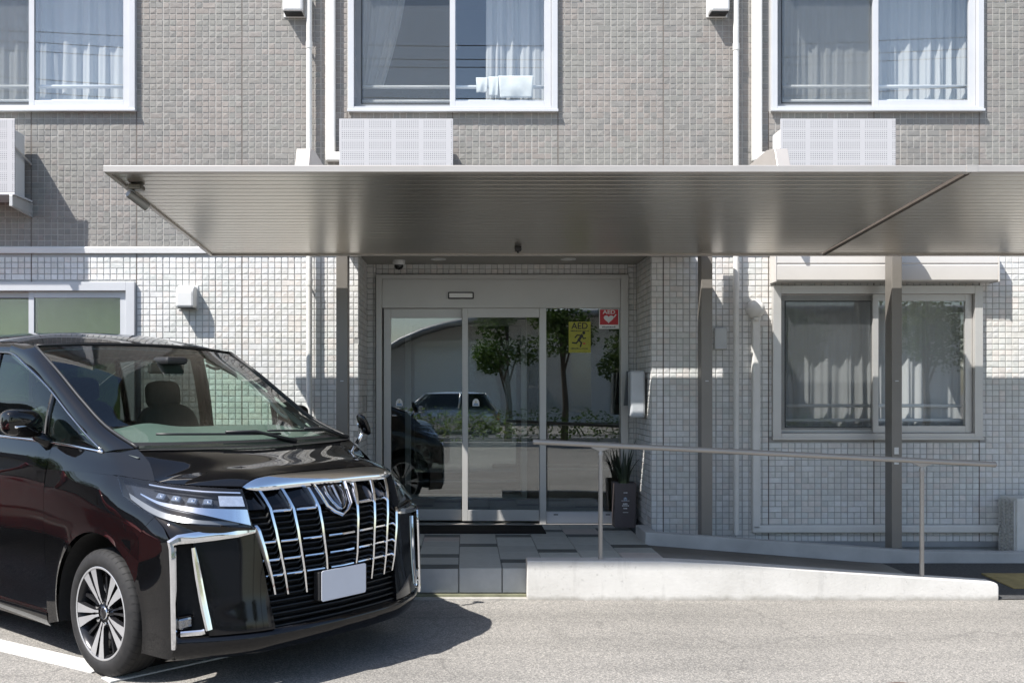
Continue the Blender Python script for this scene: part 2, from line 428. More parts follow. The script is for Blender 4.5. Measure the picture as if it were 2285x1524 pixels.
# carcass: back, roof, intermediate floor, side walls
m = MB().box(BX0, BX1, 14, 14.2, 0, TOPZ).box(BX0, BX1, WY+.16, 14.2, TOPZ, TOPZ+.2).box(BX0, BX0+.2, WY+.16, 14, 0, TOPZ).box(BX1-.2, BX1, WY+.16, 14, 0, TOPZ)
m.box(BX0+.2, XL-.17, WY+.16, 14, 2.86, 3.0).box(XR+.17, BX1-.2, WY+.16, 14, 2.86, 3.0).box(XL-.17, XR+.17, WY+.16, 14, CEILZ+.06, 3.0)
m.build('carcass', ROOMW, bld)

# ---- windows
CURT = NT('sheer_curtain'); t_ = CURT.n('ShaderNodeBsdfTranslucent'); t_.inputs[0].default_value = (.88,.89,.89,1)
CURT.set(base=(.88,.89,.89), rough=.9, spec=.1); mx = CURT.n('ShaderNodeMixShader', i_0=.38); CURT.l(CURT.b.outputs[0], mx.inputs[1]); CURT.l(t_.outputs[0], mx.inputs[2])
tp = CURT.n('ShaderNodeBsdfTransparent'); mx2 = CURT.n('ShaderNodeMixShader', i_0=.12); CURT.l(mx.outputs[0], mx2.inputs[1]); CURT.l(tp.outputs[0], mx2.inputs[2]); CURT.l(mx2.outputs[0], CURT.out.inputs[0])
CURT = CURT.m
SCREEN = NT('insect_screen'); tp = SCREEN.n('ShaderNodeBsdfTransparent'); SCREEN.set(base=(.10,.11,.115), rough=.7); mx = SCREEN.n('ShaderNodeMixShader', i_0=.80)
SCREEN.l(SCREEN.b.outputs[0], mx.inputs[1]); SCREEN.l(tp.outputs[0], mx.inputs[2]); SCREEN.l(mx.outputs[0], SCREEN.out.inputs[0]); SCREEN = SCREEN.m

def frame_geo(m, x0, x1, z0, z1, y0, y1, l, r, b, t):
    m.box(x0, x0+l, y0, y1, z0, z1); m.box(x1-r, x1, y0, y1, z0, z1)
    m.box(x0+l, x1-r, y0+.001, y1-.001, z0, z0+b); m.box(x0+l, x1-r, y0+.001, y1-.001, z1-t, z1)
def window(h, mat, label=None, rails=True, screen=True, split=.5, fw=.055, sw=.062, ypro=.045, railz=(.125, .26), pane=None, depth=1.7):
    x0, x1, z0, z1 = h; pane = pane or WINGLASS
    m = MB(); frame_geo(m, x0-.006, x1+.006, z0-.006, z1+.006, WY-ypro, WY+.10, fw, fw, fw*.75, fw)
    m.box(x0-.012, x1+.012, WY-ypro-.012, WY-ypro+.02, z0-.012, z0+.012)         # projecting sill nose
    w = m.build('window', mat, bld, bevel=.003)
    if label: w['label'] = label
    xi0, xi1, zi0, zi1 = x0+fw-.006, x1-fw+.006, z0+fw*.75-.006, z1-fw+.006; xm = xi0+(xi1-xi0)*split
    # outer sash right, inner sash left
    m = MB(); frame_geo(m, xm-.028, xi1-.003, zi0+.003, zi1, WY-.005, WY+.03, .05, sw, sw, sw); m.build('sash', mat, w, bevel=.002)
    m = MB(); frame_geo(m, xi0+.003, xm+.028, zi0+.003, zi1, WY+.036, WY+.07, sw, .05, sw*.8, sw); m.build('sash', mat, w, bevel=.002)
    m = MB().box(xm+.02, xi1-sw, WY+.010, WY+.015, zi0+sw, zi1-sw+.004); m.build('pane', pane, w)
    m = MB().box(xi0+sw-.003, xm-.018, WY+.050, WY+.055, zi0+sw*.7, zi1-sw+.004); m.build('pane', pane, w)
    m = MB(); g0, g1 = xi0+sw-.004, xm-.02                                        # black glazing gasket
    frame_geo(m, g0, g1, zi0+sw*.8-.002, zi1-sw+.004, WY+.030, WY+.0352, .008, .008, .008, .008); m.build('gasket', BLACKP, w)
    if screen:
        m = MB().box(xi0+.012, xm-.03, WY+.020, WY+.0205, zi0+.03, zi1-.01); m.build('insect_screen', SCREEN, w)
    if rails:
        for dz in railz:
            m = MB().tube([(x0+.02, WY+.105, z0+dz), (x1-.02, WY+.105, z0+dz)], .017, 10); m.build('guard_rail', simple('rail_white', (.85,.85,.84), .35, 0, .02) if 'rail_white' not in MATS else MATS['rail_white'], w, smooth=True)
    # reveals and room behind
    m = MB(); a, b, c, d = x0-.3, x1+.3, z0-.5, z1+.25; y0, y1 = WY+.161, WY+depth
    m.add([(a,y0,c),(b,y0,c),(b,y1,c),(a,y1,c),(a,y0,d),(b,y0,d),(b,y1,d),(a,y1,d)], [(0,3,2,1),(4,5,6,7),(1,2,6,5),(2,3,7,6),(3,0,4,7)])
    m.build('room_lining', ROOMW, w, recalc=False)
    return w
w1 = window(WU[0], WHITEP, 'upper window above the wall mounted unit at the left edge')
w2 = window(WU[1], WHITEP, 'upper window with open curtains and cloth on its inner rail')
w3 = window(WU[2], WHITEP, 'upper window with closed curtains on the right')
w4 = window(WLW[0], WHITEP, 'ground floor window behind the van with obscured glass and a painted green reflection', rails=False, screen=False, fw=.08, pane=FROST)
w5 = window(WLW[1], FRAMEG, 'ground floor window under a roller shutter box', fw=.075, ypro=.05, railz=(.165, .30))
# handle plates on the meeting stile
for w, px, py in ((w2, 1017, 100),):
    m = MB().box(ax(px, WY)-.012, ax(px, WY)+.012, WY+.015, WY+.03, az(py+10, WY), az(py-4, WY)); m.build('latch', PLASTW, w, bevel=.002)

def shutter_box(px0, px1, py0, py1, mat):
    x0, x1, z0, z1 = ax(px0, WY), ax(px1, WY), az(py1, WY), az(py0, WY); d = .165; h = z1-z0
    m = MB().prism([(WY+.003, z0), (WY-d+.012, z0), (WY-d, z0+.012), (WY-d, z0+h*.40), (WY-d+.008, z0+h*.40+.006), (WY-d+.008, z0+h*.40+.014), (WY-d, z0+h*.40+.02), (WY-d+.01, z1-.03), (WY-d+.04, z1), (WY+.003, z1)], x0, x1, 'x')
    o = m.build('shutter_box', mat, bld, bevel=.003)
    for a, b in ((x0-.012, x0-.0005), (x1+.0005, x1+.012)):
        MB().box(a, b, WY-d-.004, WY+.003, z0-.006, z1+.004).build('end_cap', mat, o, bevel=.003)
SHUT = simple('shutter_paint', (.60,.575,.54), .42, .1, .03, 4)
shutter_box(1720, 2206, 545, 632, SHUT)
for p in ((-165, 308), (773, 1248), (1714, 2195)): shutter_box(p[0]+8, p[1]-2, -165, -80, SHUT)

# vent hoods
def hood(px0, px1, py0, py1, name_label):
    x0, x1, z0, z1 = ax(px0, WY), ax(px1, WY), az(py1, WY), az(py0, WY); d = .14; n = 7
    prof = [(WY+.002, z0), (WY-d, z0)] + [(WY-d+.07*(1-math.cos(a)), z1-.07+.07*math.sin(a)) for a in [math.pi/2*i/n for i in range(n+1)]] + [(WY+.002, z1)]
    o = MB().prism(prof, x0, x1, 'x').build('vent_hood', PLASTW, bld, bevel=.02)
    MB().box(x0-.01, x1+.01, WY-.012, WY+.002, z0-.012, z1+.01).build('back_plate', PLASTW, o, bevel=.004)
    MB().box(x0+.01, x1-.01, WY-d+.012, WY-.012, z0-.004, z0-.0005).build('grille', BLACKP, o)
hood(636, 681, -28, 38, ''); hood(1578, 1620, -30, 38, ''); hood(401, 441, 640, 689, '')
# downpipes
def downpipe(px, py0, py1, r, dx=0, socket=(), mat=PVC):
    x = ax(px, WY); y = WY-.075
    o = MB().tube([(x, y, az(py0, WY)), (x, y, az(py1, WY))], r, 14).build('downpipe', mat, bld, smooth=True, ang=40)
    for q in socket:
        z = az(q, WY); MB().tube([(x, y, z-.03), (x, y, z+.03)], r*1.16, 14).build('socket', mat, o, ang=40)
        MB().box(x-.008, x+.008, y, WY, z-.05, z-.035).build('clip', FRAMEG, o)
downpipe(693, -160, 1210, .0265, socket=(108, 632)); downpipe(1637.5, -160, 1190, .0265, socket=(112, 640))
# pipe covers of the wall units
def cover_pipe(pts, w, d, cap=None):
    m = MB()
    for (xa, za), (xb, zb) in zip(pts, pts[1:]):
        if abs(xa-xb) < 1e-6: m.box(xa-w/2, xa+w/2, WY-d, WY-.001, min(za, zb)-w/2*0, max(za, zb))
        else: m.box(min(xa, xb), max(xa, xb), WY-d+.001, WY-.001, za-w/2, za+w/2)
    return m.build('pipe_cover', PVC, bld, bevel=.014)
z_el = az(353, WY)
cover_pipe([(ax(739, WY), az(-160, WY)), (ax(739, WY), z_el)], .09, .07); cover_pipe([(ax(728.3, WY), z_el), (ax(775, WY), z_el)], .085, .072)
cover_pipe([(ax(1686, WY), az(-160, WY)), (ax(1686, WY), z_el)], .09, .07); cover_pipe([(ax(1675.5, WY), z_el), (ax(1742, WY), z_el)], .085, .072)
zc = az(1178.5, WY); cover_pipe([(ax(1684, WY), az(706, WY)), (ax(1684, WY), zc)], .074, .065); cover_pipe([(ax(1675.2, WY), zc), (ax(2262, WY), zc)], .072, .066)
p = at(1683, 691, WY); o = MB().lathe([(.001,-.115),(.035,-.113),(.063,-.092),(.082,-.06),(.088,-.025),(.084,.004)], p, 'y', 20).build('pipe_cap', PVC, bld, smooth=True)
MB().lathe([(.02,-.03),(.03,-.03),(.033,.005)], p+Vector((.0,-.05,-.085)), 'z', 14).build('spout', PVC, o, smooth=True)
# meter plate, intercom
m = MB().box(ax(1592, WY), ax(1620, WY), WY-.05, WY-.001, az(780, WY), az(732, WY)); o = m.build('meter_box', simple('meter_grey', (.46,.46,.45), .4, .2), bld, bevel=.006)
MB().box(ax(1596, WY), ax(1616, WY), WY-.054, WY-.0505, az(778, WY), az(775, WY)).build('lid_edge', WHITEP, o)
y0 = 9.2; m = MB().box(XL, XL+.035, y0, y0+.11, az(918, y0), az(884, y0)); o = m.build('door_phone', simple('door_phone_grey', (.30,.29,.27), .4, .2), bld, bevel=.004)

# curtains (hang inside the rooms: things of their own)
def curtain(x0, x1, z0, z1, Y, label, folds=9, amp=.028, gather=None, group=None, seed=1):
    rn = random.Random(seed); n = folds*14; m = 26; ph = [rn.random()*6.28 for _ in range(4)]; rows = []
    for i in range(m+1):
        t = i/m; z = z1 + (z0-z1)*t; row = []
        for j in range(n+1):
            u = j/n; x = x0 + (x1-x0)*u; u += .022*math.sin(u*11+ph[2])+.014*math.sin(u*23+ph[0])
            if gather: x = x0 + (x1-x0)*j/n*gather(t)
            a = amp*(.45+.75*t)*(.6+.4*math.sin(u*7+ph[3]))
            y = Y + a*math.sin(u*folds*6.28+ph[0]+.6*math.sin(t*2.2+ph[1])) + .45*a*math.sin(u*folds*2.7*6.28+ph[2]+t)
            x += .012*t*math.sin(u*folds*6.28*1.0+ph[1])
            row.append((x, y, z))
        rows.append(row)
    o = MB().grid(rows).build('curtain', CURT, smooth=True, recalc=False); return tag(o, label, 'curtain', group)
YC = WY + .185
curtain(WU[0][0], WU[0][1], WU[0][2]-.03, WU[0][3], YC, 'white sheer curtain drawn across the upper left window', 12, .032, seed=3)
curtain(WU[1][0], ax(905, YC), az(190, YC), WU[1][3]+.1, YC, 'white curtain pulled aside at left of the middle upper window', 6, .03, lambda t: 1-.62*max(0, t-.25)**1.3, seed=4)
curtain(ax(1085, YC), WU[1][1]+.05, WU[1][2]-.03, WU[1][3]+.1, YC, 'white curtain gathered at right of the middle upper window', 6, .032, seed=5)
curtain(WU[2][0], WU[2][1], WU[2][2]-.03, WU[2][3], YC, 'white sheer curtain drawn across the upper right window', 13, .032, seed=6)
curtain(WLW[1][0], WLW[1][1], WLW[1][2]-.03, WLW[1][3], YC, 'white sheer curtain drawn behind the ground floor right window', 12, .032, seed=8)
# cloths on the rail of the middle upper window
CLOTH = simple('printed_cloth', (.78,.79,.76), .9, 0, .12, 14, .3, 120)
def cloth(px0, px1, py0, py1, label):
    Y = WY+.083; rows = []
    for i in range(13):
        t = i/12; row = []
        for j in range(17):
            u = j/16; px = px0+(px1-px0)*u; taper = 1-.10*t
            px = (px0+px1)/2+(px-(px0+px1)/2)*taper
            q = at(px, py0+(py1-py0)*t, Y); q.y += .006*math.sin(u*9+t*2)*t - .012*math.sin(t*3.1); row.append(q)
        rows.append(row)
    tag(MB().grid(rows).build('towel', CLOTH, smooth=True, solid=.003), label, 'towel')
cloth(1112, 1191, 170, 219, 'wide pale printed towel over the rail in the middle upper window')
cloth(1090, 1112, 172, 215, 'narrow white towel beside the wide towel in the middle upper window')
cloth(1062, 1088, 174, 207, 'small white cloth hanging leftmost on the rail in the middle upper window')
# green tree reflection painted on a sheet added behind the ground-floor left window
GREENREFL = NT('green_reflection_paint'); GREENREFL.set(base=(.20,.27,.12), rough=.5); GREENREFL.set(base=GREENREFL.ramp(GREENREFL.noise(1.6, 4), [(.35, (.14,.22,.05)), (.7, (.38,.50,.20))])); GREENREFL = GREENREFL.m
tag(MB().box(WLW[0][0], WLW[0][1], WY+.24, WY+.25, WLW[0][2]-.1, WLW[0][3]+.1).build('reflection_sheet', GREENREFL, bevel=.002), 'added green sheet imitating a tree reflection in the ground floor window by the van', 'reflection sheet')

# ------------------------------------------------------------------ entrance doors
ent = MB(); frame_geo(ent, DFX0, DFX1, FZ-.01, DFZ, DY-.055, DY+.08, ax(853, DY)-DFX0, DFX1-ax(1384, DY), .012, .045)
ent = ent.build('entrance_front', DOORAL, bld, bevel=.004)
HZ0, HZ1 = az(688, DY), DFZ-.045
MB().box(ax(853, DY)+.001, ax(1384, DY)-.001, DY-.03, DY+.06, HZ0, HZ1).build('header_panel', DOORAL, ent, bevel=.003)
sx0, sx1, sz0, sz1 = ax(1000, DY), ax(1057, DY), az(668, DY), az(653, DY)
MB().box(sx0, sx1, DY-.058, DY-.031, sz0, sz1).build('sensor', BLACKP, ent, bevel=.006)
MB().box(sx0+.012, sx1-.012, DY-.0595, DY-.0585, sz0+.012, sz1-.012).build('sensor_window', simple('sensor_grey', (.82,.82,.80), .35), ent)
def leaf(px0, px1, gx0, gx1, gt, gb, bt, Y, name, t=.04):
    x0, x1, z0, z1 = ax(px0, DY), ax(px1, DY), az(bt, DY), HZ0-.002
    o = MB(); frame_geo(o, x0, x1, z0, z1, Y, Y+t, ax(gx0, DY)-x0, x1-ax(gx1, DY), az(gb, DY)-z0, z1-az(gt, DY)); o = o.build(name, DOORAL, ent, bevel=.003)
    return MB().box(ax(gx0, DY)-.004, ax(gx1, DY)+.004, Y+.016, Y+.024, az(gb, DY)-.004, az(gt, DY)+.004).build('pane', DOORGLASS, ent)
leaf(856, 1040, 872, 1031, 709, 1137, 1161, DY+.012, 'door_leaf')
leaf(1031.5, 1206, 1044, 1203, 709, 1137, 1161, DY-.034, 'door_leaf')
MB().box(ax(1203.4, DY), ax(1218, DY), DY-.05, DY+.06, FZ, HZ0-.001).build('door_post', DOORAL, ent, bevel=.003)
MB().box(ax(1218, DY), ax(1383.5, DY), DY+.004, DY+.012, az(1141, DY), HZ0).build('pane', DOORGLASS, ent)
o = MB().box(ax(1218.5, DY), ax(1383, DY), DY-.02, DY+.04, FZ+.005, az(1141, DY)).build('base_rail', WHITEP, ent, bevel=.004)
for px in (1240, 1356): MB().box(ax(px-5, DY), ax(px+5, DY), DY-.0215, DY-.0205, az(1148.5, DY), az(1146, DY)).build('slot', BLACKP, ent)
MB().box(ax(853, DY), ax(1384, DY), DY-.10, DY+.03, FZ-.008, FZ+.006).build('threshold', STEEL, ent)
# white stickers with a blue roof mark at hand height
STW = simple('sticker_white', (.75,.76,.76), .5); STB = simple('sticker_blue', (.25,.36,.50), .5); STY = simple('sticker_sand', (.55,.48,.30), .5)
for px, Y in ((891, DY+.012), (1062, DY-.034)):
    c = at(px, 897, Y+.0155); o = MB(); n = 16
    pts = [(c.x+.034*math.cos(a), c.z-.012+.046*math.sin(a)) for a in [math.pi*i/n for i in range(n+1)]] + [(c.x-.034, c.z-.04), (c.x+.034, c.z-.04)]
    o = tag(MB().prism(pts, c.y-.0016, c.y-.0003, 'y').build('door_sticker', STW), 'small arched white sticker on the %s glass door leaf' % ('left' if px < 1000 else 'middle'), 'sticker')
    MB().prism([(c.x-.028, c.z-.036), (c.x+.028, c.z-.036), (c.x+.02, c.z-.012), (c.x-.02, c.z-.012)], c.y-.0022, c.y-.0017, 'y').build('blue_mark', STB, o)
    MB().prism([(c.x-.009, c.z-.010), (c.x+.009, c.z-.010), (c.x, c.z+.022)], c.y-.0022, c.y-.0017, 'y').build('sand_mark', STY, o)

# inside the hall
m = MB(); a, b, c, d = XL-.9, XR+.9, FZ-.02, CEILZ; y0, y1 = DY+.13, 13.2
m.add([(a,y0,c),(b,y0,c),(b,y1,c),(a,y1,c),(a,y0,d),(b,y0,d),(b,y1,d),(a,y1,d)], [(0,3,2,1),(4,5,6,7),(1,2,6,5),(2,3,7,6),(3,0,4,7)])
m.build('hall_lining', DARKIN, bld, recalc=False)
o = thing('shoe_cabinet', 'low wooden cabinet seen through the fixed glass panel', 'cabinet', (1.5, 11.2, FZ))
WOOD = simple('hall_wood', (.20,.15,.10), .5, 0, .15, 5)
MB().box(.95, 2.3, 11.1, 11.5, FZ, FZ+.42).build('carcass', WOOD, o, bevel=.006); MB().box(.92, 2.33, 11.07, 11.53, FZ+.42, FZ+.45).build('top', simple('hall_top', (.34,.30,.25), .4), o, bevel=.004)
o = thing('inner_door_frame', 'grey inner door frame in the dark entrance hall', 'door frame', (0, 11.9, FZ))
m = MB(); frame_geo(m, -.75, .75, FZ, 2.45, 11.85, 11.95, .07, .07, .05, .1); m.box(-.03, .03, 11.86, 11.94, FZ+.05, 2.35); m.build('frame', DOORAL, o, bevel=.003)
MB().box(-.68, .68, 11.89, 11.9, FZ+.05, 2.35).build('pane', DOORGLASS, o)

# ------------------------------------------------------------------ signs on the glass
def text_obj(name, s, size, loc, mat, parent, depth=.0006, sx=1.0, align='CENTER', bold=.0):
    cu = bpy.data.curves.new(name, 'FONT'); cu.body = s; cu.size = size; cu.align_x = align; cu.align_y = 'CENTER'; cu.extrude = depth; cu.offset = bold
    tmp = bpy.data.objects.new('tmp_text', cu); COL.objects.link(tmp); tmp.rotation_euler = (R(90), 0, 0); tmp.location = loc; tmp.scale = (sx, 1, 1)
    dg = bpy.context.evaluated_depsgraph_get(); me = bpy.data.meshes.new_from_object(tmp.evaluated_get(dg)); me.transform(Matrix.LocRotScale(tmp.location, tmp.rotation_euler, tmp.scale))
    bpy.data.objects.remove(tmp); o = bpy.data.objects.new(name, me); COL.objects.link(o); me.materials.clear(); me.materials.append(mat); put(o, parent); return o
INK = simple('sign_black', (.012,.012,.012), .5); YEL = simple('sign_yellow', (.34,.33,.03), .5, 0, .1, 20); RED = simple('sign_red', (.50,.025,.035), .45)
SY = DY+.003
q0, q1 = at(1269, 787, SY), at(1318, 718, SY)
s1 = thing('aed_poster', 'yellow AED poster with a running figure on the fixed glass', 'poster', (q0.x, SY, q0.z))
MB().box(q0.x, q1.x, SY-.0016, SY-.0002, q0.z, q1.z).build('sheet', YEL, s1)
cx = (q0.x+q1.x)/2; H_ = q1.z-q0.z; y = SY-.0024
text_obj('lettering', 'AED', .088, (cx, y, q1.z-.045), INK, s1, sx=.98, bold=.0012)
def stroke(m, pts, w, y):
    for (xa, za), (xb, zb) in zip(pts, pts[1:]):
        d = Vector((xb-xa, zb-za)); n = Vector((-d.y, d.x)).normalized()*w/2; e = d.normalized()*w*.3
        m.prism([(xa-e.x+n.x, za-e.y+n.y), (xb+e.x+n.x, zb+e.y+n.y), (xb+e.x-n.x, zb+e.y-n.y), (xa-e.x-n.x, za-e.y-n.y)], y-.0004, y, 'y')
m = MB(); bx, bz = cx-.005, q0.z+.13
stroke(m, [(bx+.028, bz+.045), (bx-.005, bz-.005)], .026, y)                       # trunk
stroke(m, [(bx-.005, bz-.005), (bx+.022, bz-.03), (bx+.012, bz-.07)], .015, y+.0001)
stroke(m, [(bx-.005, bz-.005), (bx-.03, bz-.035), (bx-.068, bz-.03)], .015, y+.0002)
stroke(m, [(bx+.026, bz+.043), (bx-.02, bz+.046), (bx-.042, bz+.02)], .012, y+.0003)
stroke(m, [(bx+.028, bz+.04), (bx+.042, bz+.012), (bx+.066, bz+.016)], .012, y+.0004)
m.prism([(bx+.046+.015*math.cos(a), bz+.068+.015*math.sin(a)) for a in [6.283*i/14 for i in range(14)]], y-.0004, y, 'y')
m.build('running_figure', INK, s1)
MB().box(cx+.032, cx+.058, y-.0003, y, q0.z+.085, q0.z+.098).build('red_case', RED, s1)
m = MB(); rn = random.Random(5)
for zz_ in (q1.z-.098, q0.z+.036):
    xx = q0.x+.02
    while xx < q1.x-.025:
        w = .006+.006*rn.random(); m.box(xx, xx+w, y-.0003, y, zz_, zz_+.012*(.6+.5*rn.random())); xx += w+.004
tag(m.build('small_print', INK, s1), kind='stuff')
SY = DY+.003; q0, q1 = at(1337, 734, SY), at(1381, 689.5, SY)
s2 = thing('aed_sticker', 'red AED sticker with a white heart at the glass corner', 'sticker', (q0.x, SY, q0.z))
MB().box(q0.x, q1.x, SY-.0016, SY-.0002, q0.z, q1.z).build('sheet', STW, s2)
zr = q0.z+.042; MB().box(q0.x+.007, q1.x-.007, SY-.0022, SY-.0017, zr, q1.z-.006).build('red_field', RED, s2)
cx = (q0.x+q1.x)/2; text_obj('lettering', 'AED', .052, (cx, SY-.0028, q1.z-.033), STW, s2, sx=1.25, bold=.0012)
hp = []; hs = .0031; hz = zr+.060
for i in range(40):
    a = 6.283*i/40; hp.append((cx-.004+hs*16*math.sin(a)**3, hz+hs*.9*(13*math.cos(a)-5*math.cos(2*a)-2*math.cos(3*a)-math.cos(4*a))))
MB().prism(hp, SY-.0028, SY-.0023, 'y').build('heart', STW, s2)
m = MB(); stroke(m, [(cx+.03, hz+.012), (cx+.052, hz+.018), (cx+.068, hz+.04)], .012, SY-.0029); m.build('bolt', STW, s2)
m = MB(); rn = random.Random(9); xx = q0.x+.03
while xx < q1.x-.035:
    w = .007+.006*rn.random(); m.box(xx, xx+w, SY-.0021, SY-.0017, q0.z+.013, q0.z+.013+.013*(.6+.5*rn.random())); xx += w+.004
tag(m.build('small_print', INK, s2), kind='stuff')
# CCTV dome and downlights in the recess ceiling
c = Vector((ax(890, 9.4), 9.4, CEILZ)); o = thing('dome_camera', 'white dome security camera under the entrance ceiling', 'camera', c)
MB().lathe([(.062,0),(.062,-.03),(.052,-.045)], c, 'z', 24, True).build('housing', PLASTW, o, ang=40)
MB().lathe([(.045,-.045),(.043,-.065),(.03,-.085),(.001,-.093)], c, 'z', 24).build('dome', simple('smoked_dome', (.01,.01,.01), .08), o, smooth=True)
for px in (978, 1268):
    c = Vector((ax(px, 9.3), 9.3, CEILZ)); o = thing('downlight', 'round unlit downlight in the recess ceiling, %s' % ('nearer the dome camera' if px < 1000 else 'farther from the dome camera'), 'downlight', c, group='downlights of the entrance')
    MB().lathe([(.075,0),(.075,-.006),(.055,-.008),(.05,.0)], c, 'z', 24).build('trim_ring', PLASTW, o, ang=40); MB().lathe([(.05,-.001),(.001,-.0012)], c, 'z', 24).build('lens', simple('downlight_lens', (.6,.6,.57), .3), o)

# ------------------------------------------------------------------ wall-mounted air conditioners
def perf_mat():
    k = NT('perforated_panel'); c = k.coord(); sp = k.n('ShaderNodeSeparateXYZ'); k.l(c, sp.inputs[0])
    def fr(sock, s):
        a = k.n('ShaderNodeMath', operation='MULTIPLY', i_1=s); k.l(sock, a.inputs[0]); b = k.n('ShaderNodeMath', operation='FRACT'); k.l(a.outputs[0], b.inputs[0])
        d = k.n('ShaderNodeMath', operation='SUBTRACT', i_1=.5); k.l(b.outputs[0], d.inputs[0]); return d.outputs[0]
    def sq(s): a = k.n('ShaderNodeMath', operation='MULTIPLY'); k.l(s, a.inputs[0]); k.l(s, a.inputs[1]); return a.outputs[0]
    def lt(s, v): a = k.n('ShaderNodeMath', operation='LESS_THAN', i_1=v); k.l(s, a.inputs[0]); return a.outputs[0]
    def ml(a, b): q = k.n('ShaderNodeMath', operation='MULTIPLY'); k.l(a, q.inputs[0]); k.l(b, q.inputs[1]); return q.outputs[0]
    def ab(s): a = k.n('ShaderNodeMath', operation='ABSOLUTE'); k.l(s, a.inputs[0]); return a.outputs[0]
    X, Z = sp.outputs[0], sp.outputs[2]
    hx, hz = fr(X, 1/.0185), fr(Z, 1/.0185); ad = k.n('ShaderNodeMath', operation='ADD'); k.l(sq(hx), ad.inputs[0]); k.l(sq(hz), ad.inputs[1])
    dot = lt(ad.outputs[0], .075); gx = lt(ab(fr(X, 1/.2405)), .425); gz = lt(ab(fr(Z, 1/.0925)), .40)
    f = ml(dot, ml(gx, gz)); k.set(base=k.mix(f, (.45,.445,.455), (.20,.20,.205)), rough=.4); return k.m
PERF = perf_mat()
def ac_unit(px0, px1, label, grp):
    Y = 8.5; x0, x1 = ax(px0, Y), ax(px1, Y); z0, z1 = az(430, Y), az(265.5, Y); zt = z0-.02
    o = thing('air_conditioner', label, 'air conditioner', ((x0+x1)/2, Y, z0), group=grp)
    f = MB().box(0, x1-x0, 0, .012, 0, z1-z0).build('front_guard', PERF, None, bevel=.003); f.parent = o; f.location = (x0-(x0+x1)/2, 0, 0)
    MB().box(x0+.03, x1-.06, Y+.035, Y+.33, z0+.0, z1-.06).build('casing', PLASTW, o, bevel=.012)
    cxx = x0+.42; zc_ = z0+.28
    m = MB()
    for r in (.08,.14,.20,.25): m.tube([(cxx+r*math.cos(6.283*i/28), Y+.03, zc_+r*math.sin(6.283*i/28)) for i in range(29)], .004, 5, False)
    m.build('fan_grille', BLACKP, o, smooth=True)
    for x in (x0+.02, x1-.05):
        br = MB().box(x, x+.03, Y+.0, WY+.0, zt-.10, zt+.0); br.prism([(Y+.02, zt-.1001), (WY, zt-.1001), (WY, zt-.13)], x+.002, x+.028, 'x'); br.build('bracket', FRAMEG, o, bevel=.003)
        MB().tube([(x+.015, Y+.02, z1-.22), (x+.015, WY, z1-.31)], .011, 6).build('stay', FRAMEG, o)
    MB().box(x0, x1, Y+.0, Y+.35, zt, zt+.018).build('tray', WHITEP, o, bevel=.003)
    for x in (x0+.15, x1-.2): MB().box(x, x+.06, Y+.04, Y+.3, zt+.018, z0+.001).build('foot', BLACKP, o)
    return o
ac_unit(-222, 33, 'wall mounted air conditioner with perforated guard at the left edge', 'wall mounted air conditioners')
ac_unit(757, 1011, 'wall mounted air conditioner with perforated guard under the middle upper window', 'wall mounted air conditioners')
ac_unit(1742, 1999, 'wall mounted air conditioner with perforated guard under the right upper window', 'wall mounted air conditioners')
# ------------------------------------------------------------------ canopy
CB, CF = 8.38, 5.90                         # back and front edge
CZB, CZF = az(572, CB), az(384, CF)         # underside heights there
CX0, CX1, CX2 = -2.222, 3.098, 6.3
def soffit_mat():
    k = NT('canopy_soffit'); c = k.coord()
    k.set(base=k.ramp(k.noise(.8, 2), [(.3, (.53,.495,.44)), (.7, (.57,.53,.47))]), metal=.85, rough=.28)
    return k.m
SOFF = soffit_mat()
can = thing('entrance_canopy', 'taupe aluminium flat canopy on posts over the entrance', 'canopy', (1, 8.6, 0))
def und(y): return CZB + (CZF-CZB)*(CB-y)/(CB-CF)
def canopy_unit(x0, x1):
    # ribbed deck: one profile swept across
    n = 27; prof = []; y0, y1 = CF+.05, CB-.03
    for i in range(n):
        a = y0+(y1-y0)*i/n; b = y0+(y1-y0)*(i+1)/n; w = b-a
        for t, d in ((.0, .0), (.03, .0014), (.07, .0014), (.10, 0.0)): prof.append((a+w*t, und(a+w*t)+d+.012))
    prof.append((y1, und(y1)+.012))
    xs_ = [x0+.03+(x1-x0-.06)*i/14 for i in range(15)]
    rows = [[(x, y, z) for y, z in prof] for x in xs_]
    MB().grid(rows).build('deck', SOFF, can, ang=25, recalc=False)
    MB().add([(x0+.03, CF+.05, und(CF)+.036), (x1-.03, CF+.05, und(CF)+.036), (x1-.03, CB-.03, und(CB)+.05), (x0+.03, CB-.03, und(CB)+.05)], [(0,1,2,3)]).build('roof_sheet', TAUPE, can, solid=.01)
    # front, rear and end beams
    m = MB().prism([(CF, CZF-.0), (CF+.05, CZF-.004), (CF+.05, CZF+.04), (CF+.004, CZF+.042), (CF, CZF+.038)], x0, x1, 'x'); m.build('front_fascia', TAUPE, can, bevel=.002)
    MB().prism([(CB-.035, CZB+.0), (CB, CZB), (CB, CZB+.061), (CB-.035, CZB+.061)], x0, x1, 'x').build('rear_beam', TAUPE, can, bevel=.002)
    for a, b in ((x0, x0+.03), (x1-.03, x1)):
        em = TAUPE if (a < 0 or b > 6) else SEAMM
        MB().prism([(CF+.051, und(CF+.05)-.001), (CB-.036, und(CB-.036)-.001), (CB-.036, und(CB)+.058), (CF+.051, und(CF)+.040)], (a+.001 if a < 0 or a > 6 else (a+.022 if b < CX1+.001 else a)), (b-.001 if b < CX1+.001 else (a+.008 if b < 6 else b)), 'x').build('end_beam', em, can)
canopy_unit(CX0, CX1-.004); canopy_unit(CX1+.004, CX2)
